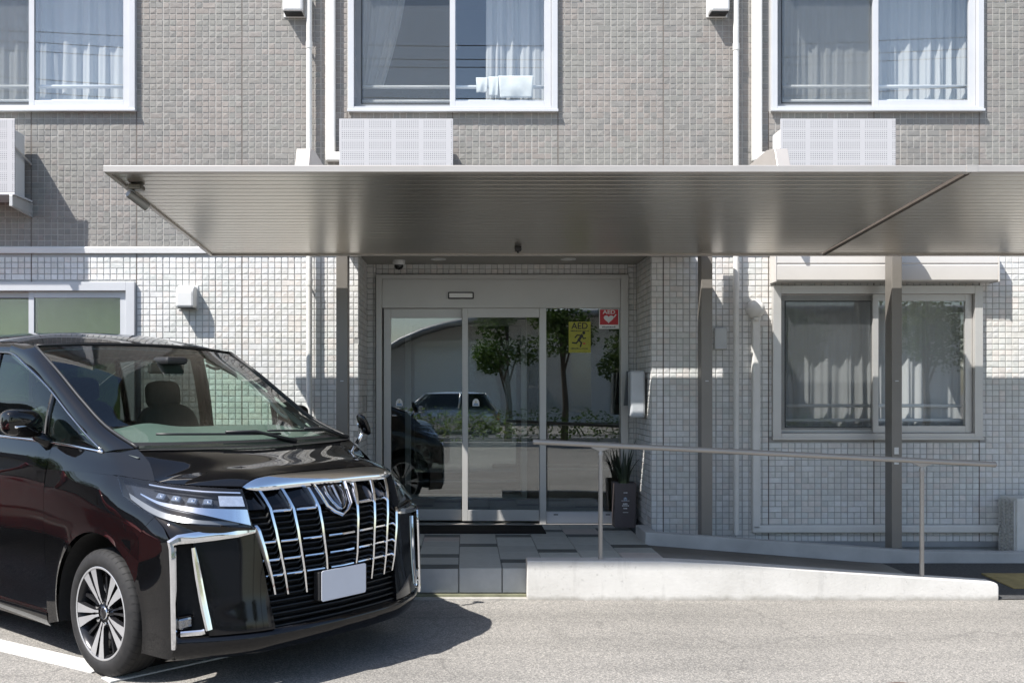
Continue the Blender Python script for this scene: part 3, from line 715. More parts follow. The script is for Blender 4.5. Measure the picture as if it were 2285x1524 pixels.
MB().box(CX1-.035, CX1+.035, CF-.003, CF+.0, CZF-.001, CZF+.043).build('joint_cover', TAUPE, can, bevel=.001)
PY0, PY1 = 8.53, 8.67
PXS = [(ax(750, PY0), ax(776, PY0)), (ax(1565, PY0), ax(1590, PY0)), (ax(1990, PY0), ax(2013, PY0))]
for a, b in PXS:
    p_ = MB().box(a, b, PY0, PY1, .0, 3.0).build('post', POSTM, can, bevel=.005)
    m = MB().prism([(PY1+.001, 2.99), (PY1+.001, 3.10), (PY0-.05, 3.19), (CF+.80, und(CF+.80)+(.385 if a < 3 else .2)), (CF+.62, und(CF+.62)+(.34 if a < 3 else .15)), (CF+.50, und(CF+.50)+.06), (PY0-.2, und(PY0-.2)+.07), (PY0-.001, 2.95)], a+.004, b-.004, 'x')
    m.build('arm', TAUPE, can, bevel=.004)
    m = MB()
    for zz_ in (.93, 1.02): m.box(a+.022, b-.03, PY0-.0015, PY0-.0002, zz_-.03, zz_+.03)
    if a > 3: m.build('label_plate', simple('label_silver', (.62,.62,.6), .4), can)
    MB().box((a+b)/2-.014, (a+b)/2+.014, PY0-.0022, PY0-.0003, az(851, PY0), az(849, PY0)).build('screw_cover', WHITEP, can)
# filler plate between canopy and wall over the entrance
MB().box(ax(777, WY), ax(1545, WY), 8.405, WY-.004, 2.80, 2.822).build('filler_plate', TAUPE, can, bevel=.002)
# small lamp / camera under the front left corner, sensor near the back edge
c = Vector((ax(303, 6.2), 6.2, und(6.2)))
o = thing('floodlight', 'small dark floodlight under the left corner of the canopy', 'floodlight', c)
MB().box(c.x-.045, c.x+.045, 6.16, 6.25, c.z-.028, c.z+.006).build('base', simple('lamp_bronze', (.16,.15,.13), .4, .5), o, bevel=.008)
MB().tube([(c.x-.02, 6.2, c.z-.03), (c.x+.0, 6.22, c.z-.10)], .014, 8).build('arm', FRAMEG, o, smooth=True)
MB().tube([(c.x-.04, 6.17, c.z-.055), (c.x+.045, 6.28, c.z-.12)], [.025,.030], 14).build('head', simple('lamp_grey', (.30,.29,.27), .4, .4), o, ang=40)
c = Vector((ax(1156, 8.05), 8.05, und(8.05))); o = thing('motion_sensor', 'small dark sensor under the canopy above the doors', 'sensor', c)
MB().box(c.x-.028, c.x+.028, c.y-.03, c.y+.03, c.z-.028, c.z+.012).build('body', BLACKP, o, bevel=.01); MB().lathe([(.012,0),(.010,-.012),(.001,-.016)], c+Vector((0,0,-.028)), 'z', 12).build('lens', BLACKP, o, smooth=True)

# ------------------------------------------------------------------ porch, step, ramp
RY = 7.25                                    # riser of the step
RWY = 7.14                                   # outer face of the ramp wall
PXL, PXR = -2.2, ax(1440, 8.4)
porch = MB().box(PXL, PXR, RY+.012, DY+.15, -.1, FZ-.008); porch.box(XL-.2, PXL, WY+.1, DY, -.1, FZ-.02)
porch = tag(porch.build('porch', simple('porch_mortar', (.20,.20,.19), .85, 0, .1, 9)), kind='structure')
def ptile_mat(name, base):
    k = NT(name); i = k.n('ShaderNodeObjectInfo'); r = k.ramp(i.outputs['Random'], [(0, (.88,.88,.88)), (1, (1.1,1.1,1.09))])
    a = k.mix(1, base, r, 'MULTIPLY'); a = k.mix(.5, a, k.ramp(k.noise(14, 4), [(.3, (.85,.85,.85)), (.7, (1.1,1.1,1.1))]), 'MULTIPLY'); k.set(base=a, rough=.55); k.bump(k.noise(160, 3), .25, .002); return k.m
PT_L = ptile_mat('porch_tile_light', (.43,.44,.41)); PT_D = ptile_mat('porch_tile_dark', (.075,.08,.075)); PT_P = ptile_mat('porch_tile_sand', (.50,.455,.42)); PT_R = ptile_mat('riser_tile', (.40,.41,.41))
TW = .327; XJ = ax(1023.5, RY)
def ptile(w, d, mat):
    key = ('p', round(w, 3), round(d, 3), mat.name)
    if key not in proto:
        g = .004; b = .002
        vs = [(g/2, g/2, -.008), (w-g/2, g/2, -.008), (w-g/2, d-g/2, -.008), (g/2, d-g/2, -.008), (g/2+b, g/2+b, 0), (w-g/2-b, g/2+b, 0), (w-g/2-b, d-g/2-b, 0), (g/2+b, d-g/2-b, 0)]
        me = bpy.data.meshes.new('floor_tile'); me.from_pydata(vs, [], [(4,5,6,7),(0,1,5,4),(1,2,6,5),(2,3,7,6),(3,0,4,7)]); me.materials.append(mat); proto[key] = me
    return proto[key]
darks = {-4: [7.9, 9.0], -3: [7.45, 8.6], -2: [8.15, 9.2], -1: [7.27, 7.72, 8.78], 0: [8.25, 9.2], 1: [7.48, 8.78], 2: [7.96, 9.1], 3: [7.55, 8.8], 4: [8.2, 9.2], 5: [7.62, 8.9], 6: [8.02, 9.2], 7: [7.7]}
def ramp_z(x): return FZ if x < 1.45 else max(.052, FZ + (.052-FZ)*(x-1.45)/(3.55-1.45))
rt = random.Random(3)
for i in range(-6, 7):
    x0 = XJ + i*TW; x1 = x0+TW
    x1 = min(x1, PXR+.02)
    if x1-x0 < .05 or x1 < PXL or x0 < PXL: continue
    y = RY; ds = sorted(darks.get(i, [7.8, 8.9])); yend = DY-.11
    if x0 > ax(1176, RWY)-.02: y = RWY+.16
    while y < yend-.02:
        nd = [d for d in ds if d >= y-.02]
        if nd and abs(nd[0]-y) < .03: d, mat = .165, PT_D; ds.remove(nd[0])
        else:
            lim = nd[0] if nd else yend; d, mat = min(.33, lim-y), (PT_P if rt.random() < .13 else PT_L)
            if .33 < lim-y < .42: d = lim-y
        d = min(d, yend-y)
        o = bpy.data.objects.new('floor_tile', ptile(x1-x0, d, mat)); COL.objects.link(o); o.parent = porch; o.location = (x0, y, FZ); y += d
# riser tiles
for i in range(-6, 2):
    x0 = XJ+i*TW; x1 = min(x0+TW, ax(1176, RWY)+.01)
    if x0 < PXL: continue
    m = MB(); g = .004; z0 = .035
    m.add([(x0+g, RY+.0125, z0), (x1-g, RY+.0125, z0), (x1-g, RY+.0125, FZ-.003), (x0+g, RY+.0125, FZ-.003), (x0+g+.002, RY+.0, z0+.002), (x1-g-.002, RY, z0+.002), (x1-g-.002, RY, FZ-.005), (x0+g+.002, RY, FZ-.005)], [(4,5,6,7),(0,1,5,4),(1,2,6,5),(2,3,7,6),(3,0,4,7)])
    o = m.build('riser_tile', PT_R, porch)
m = MB().box(PXL, ax(1176, RWY)-.002, RY-.035, RY+.01, -.05, .028); put(m.build('step_footing', simple('mossy_footing', (.17,.17,.11), .9, 0, .3, 8, .4, 40)), porch)
tag(MB().box(-2.1, ax(1178, RWY), RY-.10, RY-.036, -.05, .010).build('drain_edge', CONC), kind='structure')
# right-hand ramp: surface, outer wall, inner kerb
rmp = thing('access_ramp', 'pale concrete access ramp with low side wall at the porch', 'ramp', (2.2, 7.8, 0))
RX0, RX1 = ax(1176, RWY), ax(2229, RWY)
xs_ = [PXR+.022] + [PXR + (3.62-PXR)*i/12 for i in range(1, 13)]
m = MB().grid([[(x, RWY+.15, ramp_z(x)), (x, 8.405, ramp_z(x))] for x in xs_])
m.build('ramp_surface', simple('ramp_screed', (.235,.225,.205), .85, 0, .12, 3, .4, 70), rmp, smooth=True, solid=.08)
topz = [(RX0, az(1250.5, RWY)), (ax(1480, RWY), az(1251.5, RWY)), (ax(1620, RWY), az(1258, RWY)), (ax(1800, RWY), az(1271, RWY)), (ax(2000, RWY), az(1285, RWY)), (ax(2140, RWY), az(1294, RWY)), (RX1-.03, az(1299.5, RWY)), (RX1-.006, az(1303, RWY)), (RX1, az(1310, RWY))]
poly = [(RX0, -.1)] + topz + [(RX1, -.1)]
MB().prism(poly, RWY, RWY+.15, 'y').build('side_wall', CONC, rmp, bevel=.008)
kz = lambda px: az(1187 + (1230-1187)*(px-1440)/(2050-1440), 8.40) if px < 2050 else az(1230+(px-2050)*.012, 8.4)
kp = [(ax(p_, 8.4), kz(p_)) for p_ in (1440, 1600, 1750, 1900, 2050, 2290, 2600)]
MB().prism([(kp[0][0], 0)] + kp + [(kp[-1][0], 0)], 8.40, 8.505, 'y').build('inner_kerb', KERBM, rmp, bevel=.008)
MB().box(kp[0][0]-.0, kp[0][0]+.11, 8.506, WY-.02, 0, kp[0][1]-.002).build('return_kerb', KERBM, rmp, bevel=.008)
# bed between kerb and wall, dark asphalt landing, tactile block
tag(MB().box(PXR+.02, 6.5, 8.506, WY+.03, -.1, .045).build('wall_bed', simple('bed_mortar', (.13,.13,.125), .95, 0, .25, 12, .5, 60)), kind='structure')
m = MB().add([(3.62, RWY+.16, .048), (3.62, 8.40, .05), (8.0, 8.40, .05), (8.0, RWY+.1, .006), (RX1+.02, RWY+.02, .006), (RX1-.12, RWY+.15, .02)], [(0,5,4,3,2,1)])
tag(m.build('new_asphalt', simple('fresh_asphalt', (.055,.055,.056), .9, 0, .35, 50, .6, 160)), kind='structure')
ty0 = 7.55; m = MB()
o = thing('tactile_block', 'worn yellow tactile paving block on the dark asphalt', 'paving block', (4.4, 7.8, .03))
zt = lambda y: .006+.044*(y-RWY-.1)/(8.4-RWY-.1)+.004
b4 = [(ax(2190, 7.95), 7.95), (4.9, 7.95), (4.9, 7.45), (ax(2262, 7.45), 7.45)]
m = MB().add([(x, y, zt(y)+.012) for x, y in b4]+[(x, y, zt(y)-.02) for x, y in b4], [(0,1,2,3),(0,4,5,1),(1,5,6,2),(2,6,7,3),(3,7,4,0)]); m.build('slab', simple('tactile_yellow', (.30,.235,.095), .85, 0, .25, 8, .4, 60), o)
# handrail
hr = thing('handrail', 'brushed metal handrail on two posts along the ramp', 'handrail', (2.2, RWY+.07, .2)); HY = RWY+.075
a, b = at(1192, 985.5, HY), at(2220, 1036, HY)
n = 16; MB().tube([a.lerp(b, i/n) for i in range(n+1)], .0205, 16).build('rail', STEEL, hr, ang=50)
for q, s_ in ((a, -1), (b, 1)): MB().lathe([(.0215,-.012),(.0225,0),(.018,.008),(.001,.012)] if s_ > 0 else [(.001,-.012),(.018,-.008),(.0225,0),(.0215,.012)], q, 'x', 16).build('end_cap', STEEL, hr, smooth=True)
for px, pb in ((1340, 1251), (2057, 1288)):
    x = ax(px, HY); t = (x-a.x)/(b.x-a.x); z1 = a.z+(b.z-a.z)*t; z0 = az(pb, HY)-.03
    p_ = MB().tube([(x, HY, z0), (x, HY, z1-.075)], .0165, 16).build('post', STEEL, hr, ang=50)
    MB().tube([(x, HY, z1-.08), (x, HY, z1-.066), (x, HY, z1-.04), (x, HY, z1-.02)], [.0205,.0205,.010,.010], 14).build('collar', STEEL, hr, ang=40)
    MB().prism([(x-.012, z1-.045), (x+.012, z1-.045), (x+.072, z1-.021+.0-.003), (x+.072, z1-.018-.003), (x-.072, z1-.016+.003), (x-.072, z1-.021+.003)], HY-.012, HY+.012, 'y').build('saddle', STEEL, hr, bevel=.002)
    MB().lathe([(.030,0),(.030,.006),(.018,.010)], (x, HY, z0+.03), 'z', 16).build('base_ring', STEEL, hr, ang=40)
# door mat
def mat_mat():
    k = NT('mat_rubber'); w = k.n('ShaderNodeTexWave'); w.inputs['Scale'].default_value = 60; k.l(k.coord(), w.inputs[0]); k.set(base=k.ramp(k.noise(40, 4), [(.3, (.010,.010,.010)), (.7, (.022,.022,.021))]), rough=.9, spec=.2); k.bump(w.outputs['Fac'], .5, .003); return k.m
x1 = ax(1219, 8.98); tag(MB().box(-.95, x1, 8.98, 9.50, FZ-.001, FZ+.010).build('door_mat', mat_mat(), bevel=.003), 'black rubber door mat in front of the sliding doors', 'door mat')
# hand-sanitiser dispenser and its companion on the right side wall
o = thing('dispenser', 'grey wall dispenser beside the entrance doors', 'dispenser', (1.62, 9.1, 1.3))
y0 = 9.05; MB().box(ax(1407, y0), ax(1440, y0), y0, y0+.16, az(932, y0), az(827, y0)).build('body', simple('dispenser_grey', (.47,.49,.51), .38, .05), o, bevel=.02)
MB().box(ax(1440, y0)-.001, XR-.004, y0+.03, y0+.13, az(915, y0), az(845, y0)).build('back_plate', BLACKP, o)
o = thing('tablet_holder', 'thin dark panel fixed just behind the grey dispenser', 'panel', (1.6, 9.4, 1.3))
y0 = 9.36; MB().prism([(ax(1392, y0), az(905, y0)), (ax(1412, y0), az(905, y0)), (ax(1416, y0), az(828, y0)), (ax(1398, y0), az(828, y0))], y0, y0+.04, 'y').build('panel', simple('panel_dark', (.10,.11,.12), .3), o, bevel=.004)
MB().box(ax(1412, y0)-.01, XR-.004, y0+.005, y0+.035, az(880, y0), az(865, y0)).build('arm', BLACKP, o)
# planter box with dark leaves
y0 = 9.36; bx0, bx1 = ax(1371, y0), ax(1420, y0); pz = az(1078, y0)
o = thing('planter', 'brown printed planter box with dark pointed leaves by the door', 'planter', ((bx0+bx1)/2, y0, FZ))
POTM = simple('planter_brown', (.105,.085,.085), .55, 0, .08, 6)
m = MB(); t_ = .012
m.add([(bx0+.008,y0+.005,FZ),(bx1-.008,y0+.005,FZ),(bx1-.008,y0+.2,FZ),(bx0+.008,y0+.2,FZ),(bx0,y0,pz),(bx1,y0,pz),(bx1,y0+.21,pz),(bx0,y0+.21,pz)], [(0,3,2,1),(0,1,5,4),(1,2,6,5),(2,3,7,6),(3,0,4,7)]); m.build('box', POTM, o, bevel=.004)
MB().box(bx0+.008, bx1-.008, y0+.008, y0+.2, pz-.05, pz-.03).build('soil', DARKIN, o)
m = MB(); rn = random.Random(4); cxm = (bx0+bx1)/2; yy = y0-.0008
for zz_, w, h_ in ((1099, .034, .010), (1112, .03, .012), (1117, .075, .006), (1124, .045, .014), (1128, .062, .010), (1134, .040, .012), (1143, .045, .006)):
    zq = az(zz_, y0); xx = cxm-w/2
    while xx < cxm+w/2:
        q = .004+.007*rn.random(); f = (pz-zq)/(pz-FZ)*.005
        m.add([(xx, yy+f, zq-h_/2), (xx+q, yy+f, zq-h_/2), (xx+q, yy+f, zq+h_/2*(.6+.4*rn.random())), (xx, yy+f, zq+h_/2)], [(0,1,2,3)]); xx += q+.003
tag(m.build('print', STW, o, recalc=False), kind='stuff')
m = MB()
MB().lathe([(.010,0),(.017,.0),(.017,.001)], (cxm, yy+.0012, az(1113, y0)), 'y', 18).build('emblem', STB, o)
LEAF = NT('dark_leaf'); LEAF.set(base=LEAF.ramp(LEAF.noise(20, 3), [(.3, (.012,.022,.012)), (.7, (.035,.055,.03))]), rough=.4); LEAF = LEAF.m
rn = random.Random(11)
for i in range(24):
    a = 6.283*i/24+rn.random()*.4; ln = .16+.24*rn.random()+(.12 if i == 3 else 0); tilt = .10+.45*rn.random(); w = .008+.009*rn.random(); bp = Vector((cxm+.05*math.cos(a), y0+.1+.05*math.sin(a), pz-.03)); rows = []
    for k_ in range(7):
        t = k_/6; out = tilt*ln*t*t; c_ = bp+Vector((math.cos(a)*out*.8, math.sin(a)*out*.55, ln*t*(1-.2*tilt*t))); ww = w*math.sin(math.pi*min(1, .15+.85*t)**.8)*(1 if t < 1 else 0)+.001
        s_ = Vector((-math.sin(a), math.cos(a), 0)); rows.append([c_-s_*ww+Vector((0,0,.006)), c_, c_+s_*ww+Vector((0,0,.006))])
    MB().grid(rows).build('leaf', LEAF, o, smooth=True, recalc=False)
# outdoor unit at the right edge
y0 = 8.56; x0 = ax(2264, y0); o = thing('outdoor_unit', 'white outdoor unit with side grille at the right edge', 'outdoor unit', (x0+.4, y0, .05)); z0, z1 = .085, az(1112, y0)
MB().box(x0+.02, x0+.8, y0, y0+.28, z0, z1).build('casing', simple('unit_ivory', (.60,.60,.57), .45), o, bevel=.012)
m = MB()
for i in range(13): zz_ = z0+.03+(z1-z0-.08)*i/12; m.box(x0+.004, x0+.019, y0+.02, y0+.25, zz_, zz_+.012)
for yy in (.015, .09, .17, .25): m.box(x0+.002, x0+.019, y0+yy, y0+yy+.012, z0+.01, z1-.02)
m.build('side_grille', simple('unit_grille', (.48,.48,.46), .45), o)
for x in (x0+.12, x0+.6): MB().box(x, x+.08, y0-.01, y0+.3, .046, z0-.0005).build('foot', BLACKP, o)
# manhole cover bottom right
c = at(2030, 1534, 1); Ym = HCAM*FPX/(1545-HOR); c = Vector((ax(2030, Ym), Ym, 0))
o = thing('manhole_cover', 'round rusty brown manhole cover at the bottom right', 'manhole cover', c); RUST = simple('rusty_iron', (.13,.075,.06), .7, .3, .3, 14, .5, 60)
MB().lathe([(.001,.010),(.10,.0105),(.118,.009),(.122,.002)], c, 'z', 36).build('lid', RUST, o, ang=40); MB().lathe([(.126,.0),(.127,.012),(.145,.011),(.147,.0)], c, 'z', 36).build('ring', RUST, o, ang=40)
m = MB()
for i in range(-3, 4):
    for j in range(-3, 4):
        if i*i+j*j < 10: m.box(c.x+i*.027-.009, c.x+i*.027+.009, c.y+j*.027-.009, c.y+j*.027+.009, .0085, .014)
m.build('studs', RUST, o)
# ------------------------------------------------------------------ the black van
def pch(xs, ys, x):
    """monotone cubic through (xs, ys)"""
    n = len(xs)
    if x <= xs[0]: return ys[0] + (ys[1]-ys[0])/(xs[1]-xs[0])*(x-xs[0])
    if x >= xs[-1]: return ys[-1] + (ys[-1]-ys[-2])/(xs[-1]-xs[-2])*(x-xs[-1])
    i = 0
    while x > xs[i+1]: i += 1
    def sl(j): return (ys[j+1]-ys[j])/(xs[j+1]-xs[j])
    def tg(j):
        if j == 0: return sl(0)
        if j == n-1: return sl(n-2)
        a, b = sl(j-1), sl(j)
        if a*b <= 0: return 0.0
        return 2*a*b/(a+b)
    h = xs[i+1]-xs[i]; t = (x-xs[i])/h; m0, m1 = tg(i)*h, tg(i+1)*h
    return (2*t**3-3*t*t+1)*ys[i]+(t**3-2*t*t+t)*m0+(-2*t**3+3*t*t)*ys[i+1]+(t**3-t*t)*m1
SX = [-4.02, -3.85, -3.5, -3.0, -2.0, -1.0, -.5, 0, .15, .30, .45, .60, .70, .78]
SZ = [.20, .35, .60, .80, .90, 1.0, 1.05, 1.10, 1.18, 1.25]
ST = [[.72,.80,.87,.905,.895,.895,.90,.912,.912,.91,.905,.895,.865,.80],
      [.76,.83,.885,.915,.905,.905,.91,.922,.922,.92,.915,.905,.885,.82],
      [.78,.845,.895,.92,.912,.912,.918,.928,.928,.925,.92,.91,.888,.83],
      [.79,.85,.90,.925,.92,.92,.925,.93,.928,.926,.922,.912,.888,.82],
      [.79,.85,.90,.924,.922,.922,.925,.925,.922,.918,.905,.865,.80,.68],
      [.79,.85,.90,.92,.92,.92,.922,.912,.90,.88,.84,.75,.66,.58],
      [.79,.85,.898,.917,.917,.917,.915,.90,.878,.85,.80,.715,.63,.551],
      [.785,.845,.895,.912,.912,.912,.907,.88,.85,.81,.755,.66,.57,.48],
      [.78,.84,.885,.90,.90,.90,.89,.845,.80,.75,.68,.58,.50,.42],
      [.77,.83,.875,.88,.88,.88,.865,.80,.74,.68,.60,.50,.42,.34]]
def Ys(x, z): return pch(SZ, [pch(SX, r, x) for r in ST], z)
FY = [0, .25, .48, .70, .895]; FZK = [.20, .30, .50, .80, .87]
FT = [[.93,.925,.90,.80,.66], [.965,.955,.925,.83,.69], [.955,.925,.893,.80,.685], [.945,.915,.862,.765,.672], [.94,.91,.855,.76,.66]]
def Xf(y, z): return pch(FZK, [pch(FY, r, abs(y)) for r in FT], z)
def paint_black():
    k = NT('black_paint'); k.set(base=(.0035,.0035,.004), rough=.025, spec=.5, ior=1.5)
    b = k.bump(k.noise(2.2, 2), .02, .004); return k.m
BLK = paint_black()
GLOSSB = simple('gloss_black', (.004,.004,.005), .06, 0, .1, 5, spec=.4)
CHR = simple('chrome', (.82,.83,.85), .05, 1.0, .02, 4)
CHRD = simple('dark_chrome', (.30,.31,.33), .16, 1.0, .1, 9)
LIN = simple('arch_liner', (.010,.010,.010), .9, 0, .1, 20)
LAMPG = glass('lamp_glass', (.93,.95,.97), 1.5)
PLATE = simple('plate_white', (.62,.64,.70), .35, 0, .02, 8)
SEATM = simple('seat_fabric', (.030,.029,.028), .85, 0, .2, 30); DASHM = simple('dash_plastic', (.13,.15,.145), .6, 0, .08, 9, .2, 140); TRIM = simple('pillar_trim', (.30,.32,.31), .7, 0, .05, 6)
CPOS, CROT = Vector((-1.411, 5.92, 0)), -R(39.8)
van = thing('parked_van', 'glossy black van with a tall chrome barred grille parked before the entrance', 'van', CPOS, CROT, local=True)
def lerp(a, b, t): return a + (b-a)*t
def curve(pts, n):
    """n+1 points along a smooth curve through pts, by chord length"""
    pts = [Vector(p) for p in pts]; d = [0]
    for a, b in zip(pts, pts[1:]): d.append(d[-1]+(b-a).length)
    out = []
    for i in range(n+1):
        s = d[-1]*i/n; out.append(Vector([pch(d, [p[k] for p in pts], s) if len(pts) > 1 else pts[0][k] for k in range(3)]))
    return out
def coons(c0, c1, d0, d1, n, m):
    """c0 bottom, c1 top (left to right); d0 left, d1 right (bottom to top)"""
    c0, c1, d0, d1 = curve(c0, n), curve(c1, n), curve(d0, m), curve(d1, m); G = []
    for j in range(m+1):
        v = j/m; row = []
        for i in range(n+1):
            u = i/n
            p = (1-v)*c0[i]+v*c1[i]+(1-u)*d0[j]+u*d1[j]-((1-u)*(1-v)*c0[0]+u*(1-v)*c0[n]+(1-u)*v*c1[0]+u*v*c1[n])
            row.append(p)
        G.append(row)
    return G
def normals(G):
    m, n = len(G), len(G[0]); N = []
    for j in range(m):
        row = []
        for i in range(n):
            a = G[j][min(i+1, n-1)]-G[j][max(i-1, 0)]; b = G[min(j+1, m-1)][i]-G[max(j-1, 0)][i]; q = a.cross(b)
            q = q.normalized() if q.length > 1e-9 else Vector((0,0,1))
            row.append(q)
        N.append(row)
    c = G[m//2][n//2]; o = N[m//2][n//2]; out = c-Vector((c.x*.75-.3, 0, .75))
    if o.dot(out) < 0: N = [[-q for q in r] for r in N]
    return N
def shrink(G, g):
    """pull the border in by g metres for the panel gaps"""
    m, n = len(G), len(G[0])
    if m < 3 or n < 3: return G
    def mv(a, b): d = b-a; return a + (d.normalized()*min(g, d.length*.6) if d.length > 1e-9 else Vector())
    G = [list(r) for r in G]
    for r in G: r[0] = mv(r[0], r[1]); r[-1] = mv(r[-1], r[-2])
    for i in range(n): G[0][i] = mv(G[0][i], G[1][i]); G[-1][i] = mv(G[-1][i], G[-2][i])
    return G
def panel(name, G, mat, parent=None, off=0, gap=.0022, flange=.014, mirror=False, smooth=True, label=None):
    """skin panel with a turned-in edge"""
    res = []
    for s in ((1, -1) if mirror else (1,)):
        Q = [[Vector((p.x, p.y*s, p.z)) for p in r] for r in G]
        if gap: Q = shrink(Q, gap)
        N = normals(Q)
        if off: Q = [[p+off*q for p, q in zip(r, rn)] for r, rn in zip(Q, N)]
        mb = MB().grid(Q)
        if flange:
            m, n = len(Q), len(Q[0]); idx = [(0, i) for i in range(n)]+[(j, n-1) for j in range(1, m)]+[(m-1, i) for i in range(n-2, -1, -1)]+[(j, 0) for j in range(m-2, 0, -1)]
            o = len(mb.v)
            for j, i in idx: mb.v.append(tuple(Q[j][i])); mb.v.append(tuple(Q[j][i]-flange*.15*N[j][i])); 
            o2 = len(mb.v)
            for j, i in idx: mb.v.append(tuple(Q[j][i]-flange*N[j][i]))
            L = len(idx)
            for k in range(L):
                a, b = o+2*k, o+2*((k+1) % L); mb.f.append((a, b, o2+(k+1) % L, o2+k))
        ob = mb.build(name, mat, parent or van, smooth=smooth, recalc=True)
        res.append(ob)
    return res
def sidey(x, z): return Vector((x, Ys(x, z), z))
# ---- fender and bumper side around the front wheel (polar patch on the side skin)
AC, AR = (0, .345), .445
def arcpt(a, r=AR, c=AC): return (c[0]+r*math.cos(a), c[1]+r*math.sin(a))
def polar(a0, a1, outer, n, m, c=AC, r=AR):
    """outer: list of (angle deg, x, z)"""
    A = [o[0] for o in outer]; G = []
    for j in range(m+1):
        row = []; t = j/m
        for i in range(n+1):
            a = lerp(a0, a1, i/n); ix, iz = arcpt(R(a), r, c)
            k = max(0, min(len(A)-2, next((q for q in range(len(A)-1) if A[q+1] >= a), len(A)-2))); f = (a-A[k])/(A[k+1]-A[k])
            ox, oz = lerp(outer[k][1], outer[k+1][1], f), lerp(outer[k][2], outer[k+1][2], f)
            x, z = lerp(ix, ox, t), lerp(iz, oz, t); p = sidey(x, z)
            if t < .12: p.y += .006*(1-t/.12)                                   # rolled arch lip
            row.append(p)
        G.append(row)
    return G
def ang(x, z, c=AC): return math.degrees(math.atan2(z-c[1], x-c[0]))
pts = [(.672,.205), (.672,.40), (.672,.60), (.672,.80), (.60,.862), (.51,.912)]
ob_ = [(ang(*p), *p) for p in pts]; a_s = ob_[-1][0]
panel('bumper_corner', polar(-18.3, a_s, [(-18.3, .672,.205)]+ob_[1:], 26, 12), BLK, mirror=True)
DGX = -.575
pts = [(.51,.912), (.35,.958), (.22,1.0), (.109,1.099), (-.15,1.10), (-.40,1.10), (DGX,1.10), (DGX,.8), (DGX,.5), (DGX,.205)]
ob2 = [(ang(*p), *p) for p in pts]; ob2[-1] = (ang(*pts[-1]) % 360, *pts[-1]); ob2 = [(q[0] % 360, q[1], q[2]) for q in ob2]
panel('fender', polar(a_s, ob2[-1][0], ob2, 44, 14), BLK, mirror=True, gap=0, flange=0)
lowc = [sidey(.379,1.078), sidey(.24,1.089), sidey(.109,1.099), sidey(-.15,1.10), sidey(-.40,1.10), sidey(DGX,1.10)]
topc = [(.165,.775,1.238), (.05,.808,1.222), (-.06,.838,1.213), (-.25,.852,1.224), (-.42,.862,1.238), (DGX,.868,1.250)]
fr_ = [sidey(.379,1.078), (.335,.789,1.125), (.26,.772,1.185), (.165,.775,1.238)]; rr_ = [sidey(DGX,1.10), sidey(DGX,1.17), (DGX,.868,1.250)]
panel('fender_top', coons(lowc, topc, fr_, rr_, 24, 8), BLK, mirror=True, gap=0, flange=0)
for s in (1, -1):                                                               # arch liner
    m = MB(); rows = []
    for y in (.56, .75, .905): rows.append([(arcpt(a, AR-.006)[0], s*y, arcpt(a, AR-.006)[1]) for a in [R(-14+i*208/24) for i in range(25)]])
    m.grid(rows); m.build('wheel_well', LIN, van, smooth=True)
    rows = [[(r*math.cos(R(a)), s*.562, AC[1]+r*math.sin(R(a))) for a in range(-14, 195, 8)] for r in (.02, AR)]; MB().grid(rows).build('wheel_well', LIN, van)
# ---- hood
hr_ = [((.79,0,1.112), (.783,.552,1.058), 7.0, 2.0), ((.715,0,1.140), (.609,.702,1.064), 4.2, 2.2), ((.60,0,1.165), (.379,.805,1.082), 2.6, 2.4), ((.46,0,1.197), (.275,.776,1.172), 2.6, 2.2), ((.30,0,1.226), (.165,.775,1.240), 2.2, 2.0)]
def hood_pt(v, u):
    s = [0, .22, .5, .76, 1.0]; au = abs(u)
    g = lambda f: pch(s, [f(r) for r in hr_], v)
    cx, cz, sx_, sy, sz, pz_, px_ = g(lambda r: r[0][0]), g(lambda r: r[0][2]), g(lambda r: r[1][0]), g(lambda r: r[1][1]), g(lambda r: r[1][2]), g(lambda r: r[2]), g(lambda r: r[3])
    crease = .006*math.exp(-((au-.66)/.10)**2)*math.sin(math.pi*min(1, v*1.02))
    return Vector((lerp(cx, sx_, au**px_), sy*u, lerp(cz, sz, au**pz_)+crease))
panel('hood', [[hood_pt(j/20, -1+2*i/44) for i in range(45)] for j in range(21)], BLK, gap=.002, flange=.02)
# chrome trim over the grille
tr = []
for j, (dx, dz) in enumerate(((0, 0), (.010,-.004), (.032,-.040), (.045,-.070), (.038,-.078))):
    row = []
    for i in range(41):
        u = -1+2*i/40; au = abs(u); k = 1-au**9*.85; b = hood_pt(0, u); row.append(Vector((b.x+dx*k+.004, b.y*(1-.012*j*au), b.z+dz*k-.003)))
    tr.append(row)
panel('hood_trim', tr, CHR, gap=0, flange=.01)
# ---- shelf between lamp and chrome L
Lline = [(.672,.897,.806), (.735,.79,.815), (.80,.655,.824), (.858,.508,.831)]
hlow = [(.51,.888,.912), (.60,.862,.893), (.718,.804,.88), (.80,.70,.868), (.862,.53,.846)]
panel('bumper_shelf', coons(Lline, hlow, [(.672,.897,.806), sidey(.60,.862), (.51,.888,.912)], [(.858,.508,.831), (.862,.53,.846)], 22, 6), BLK, mirror=True, gap=.0012)
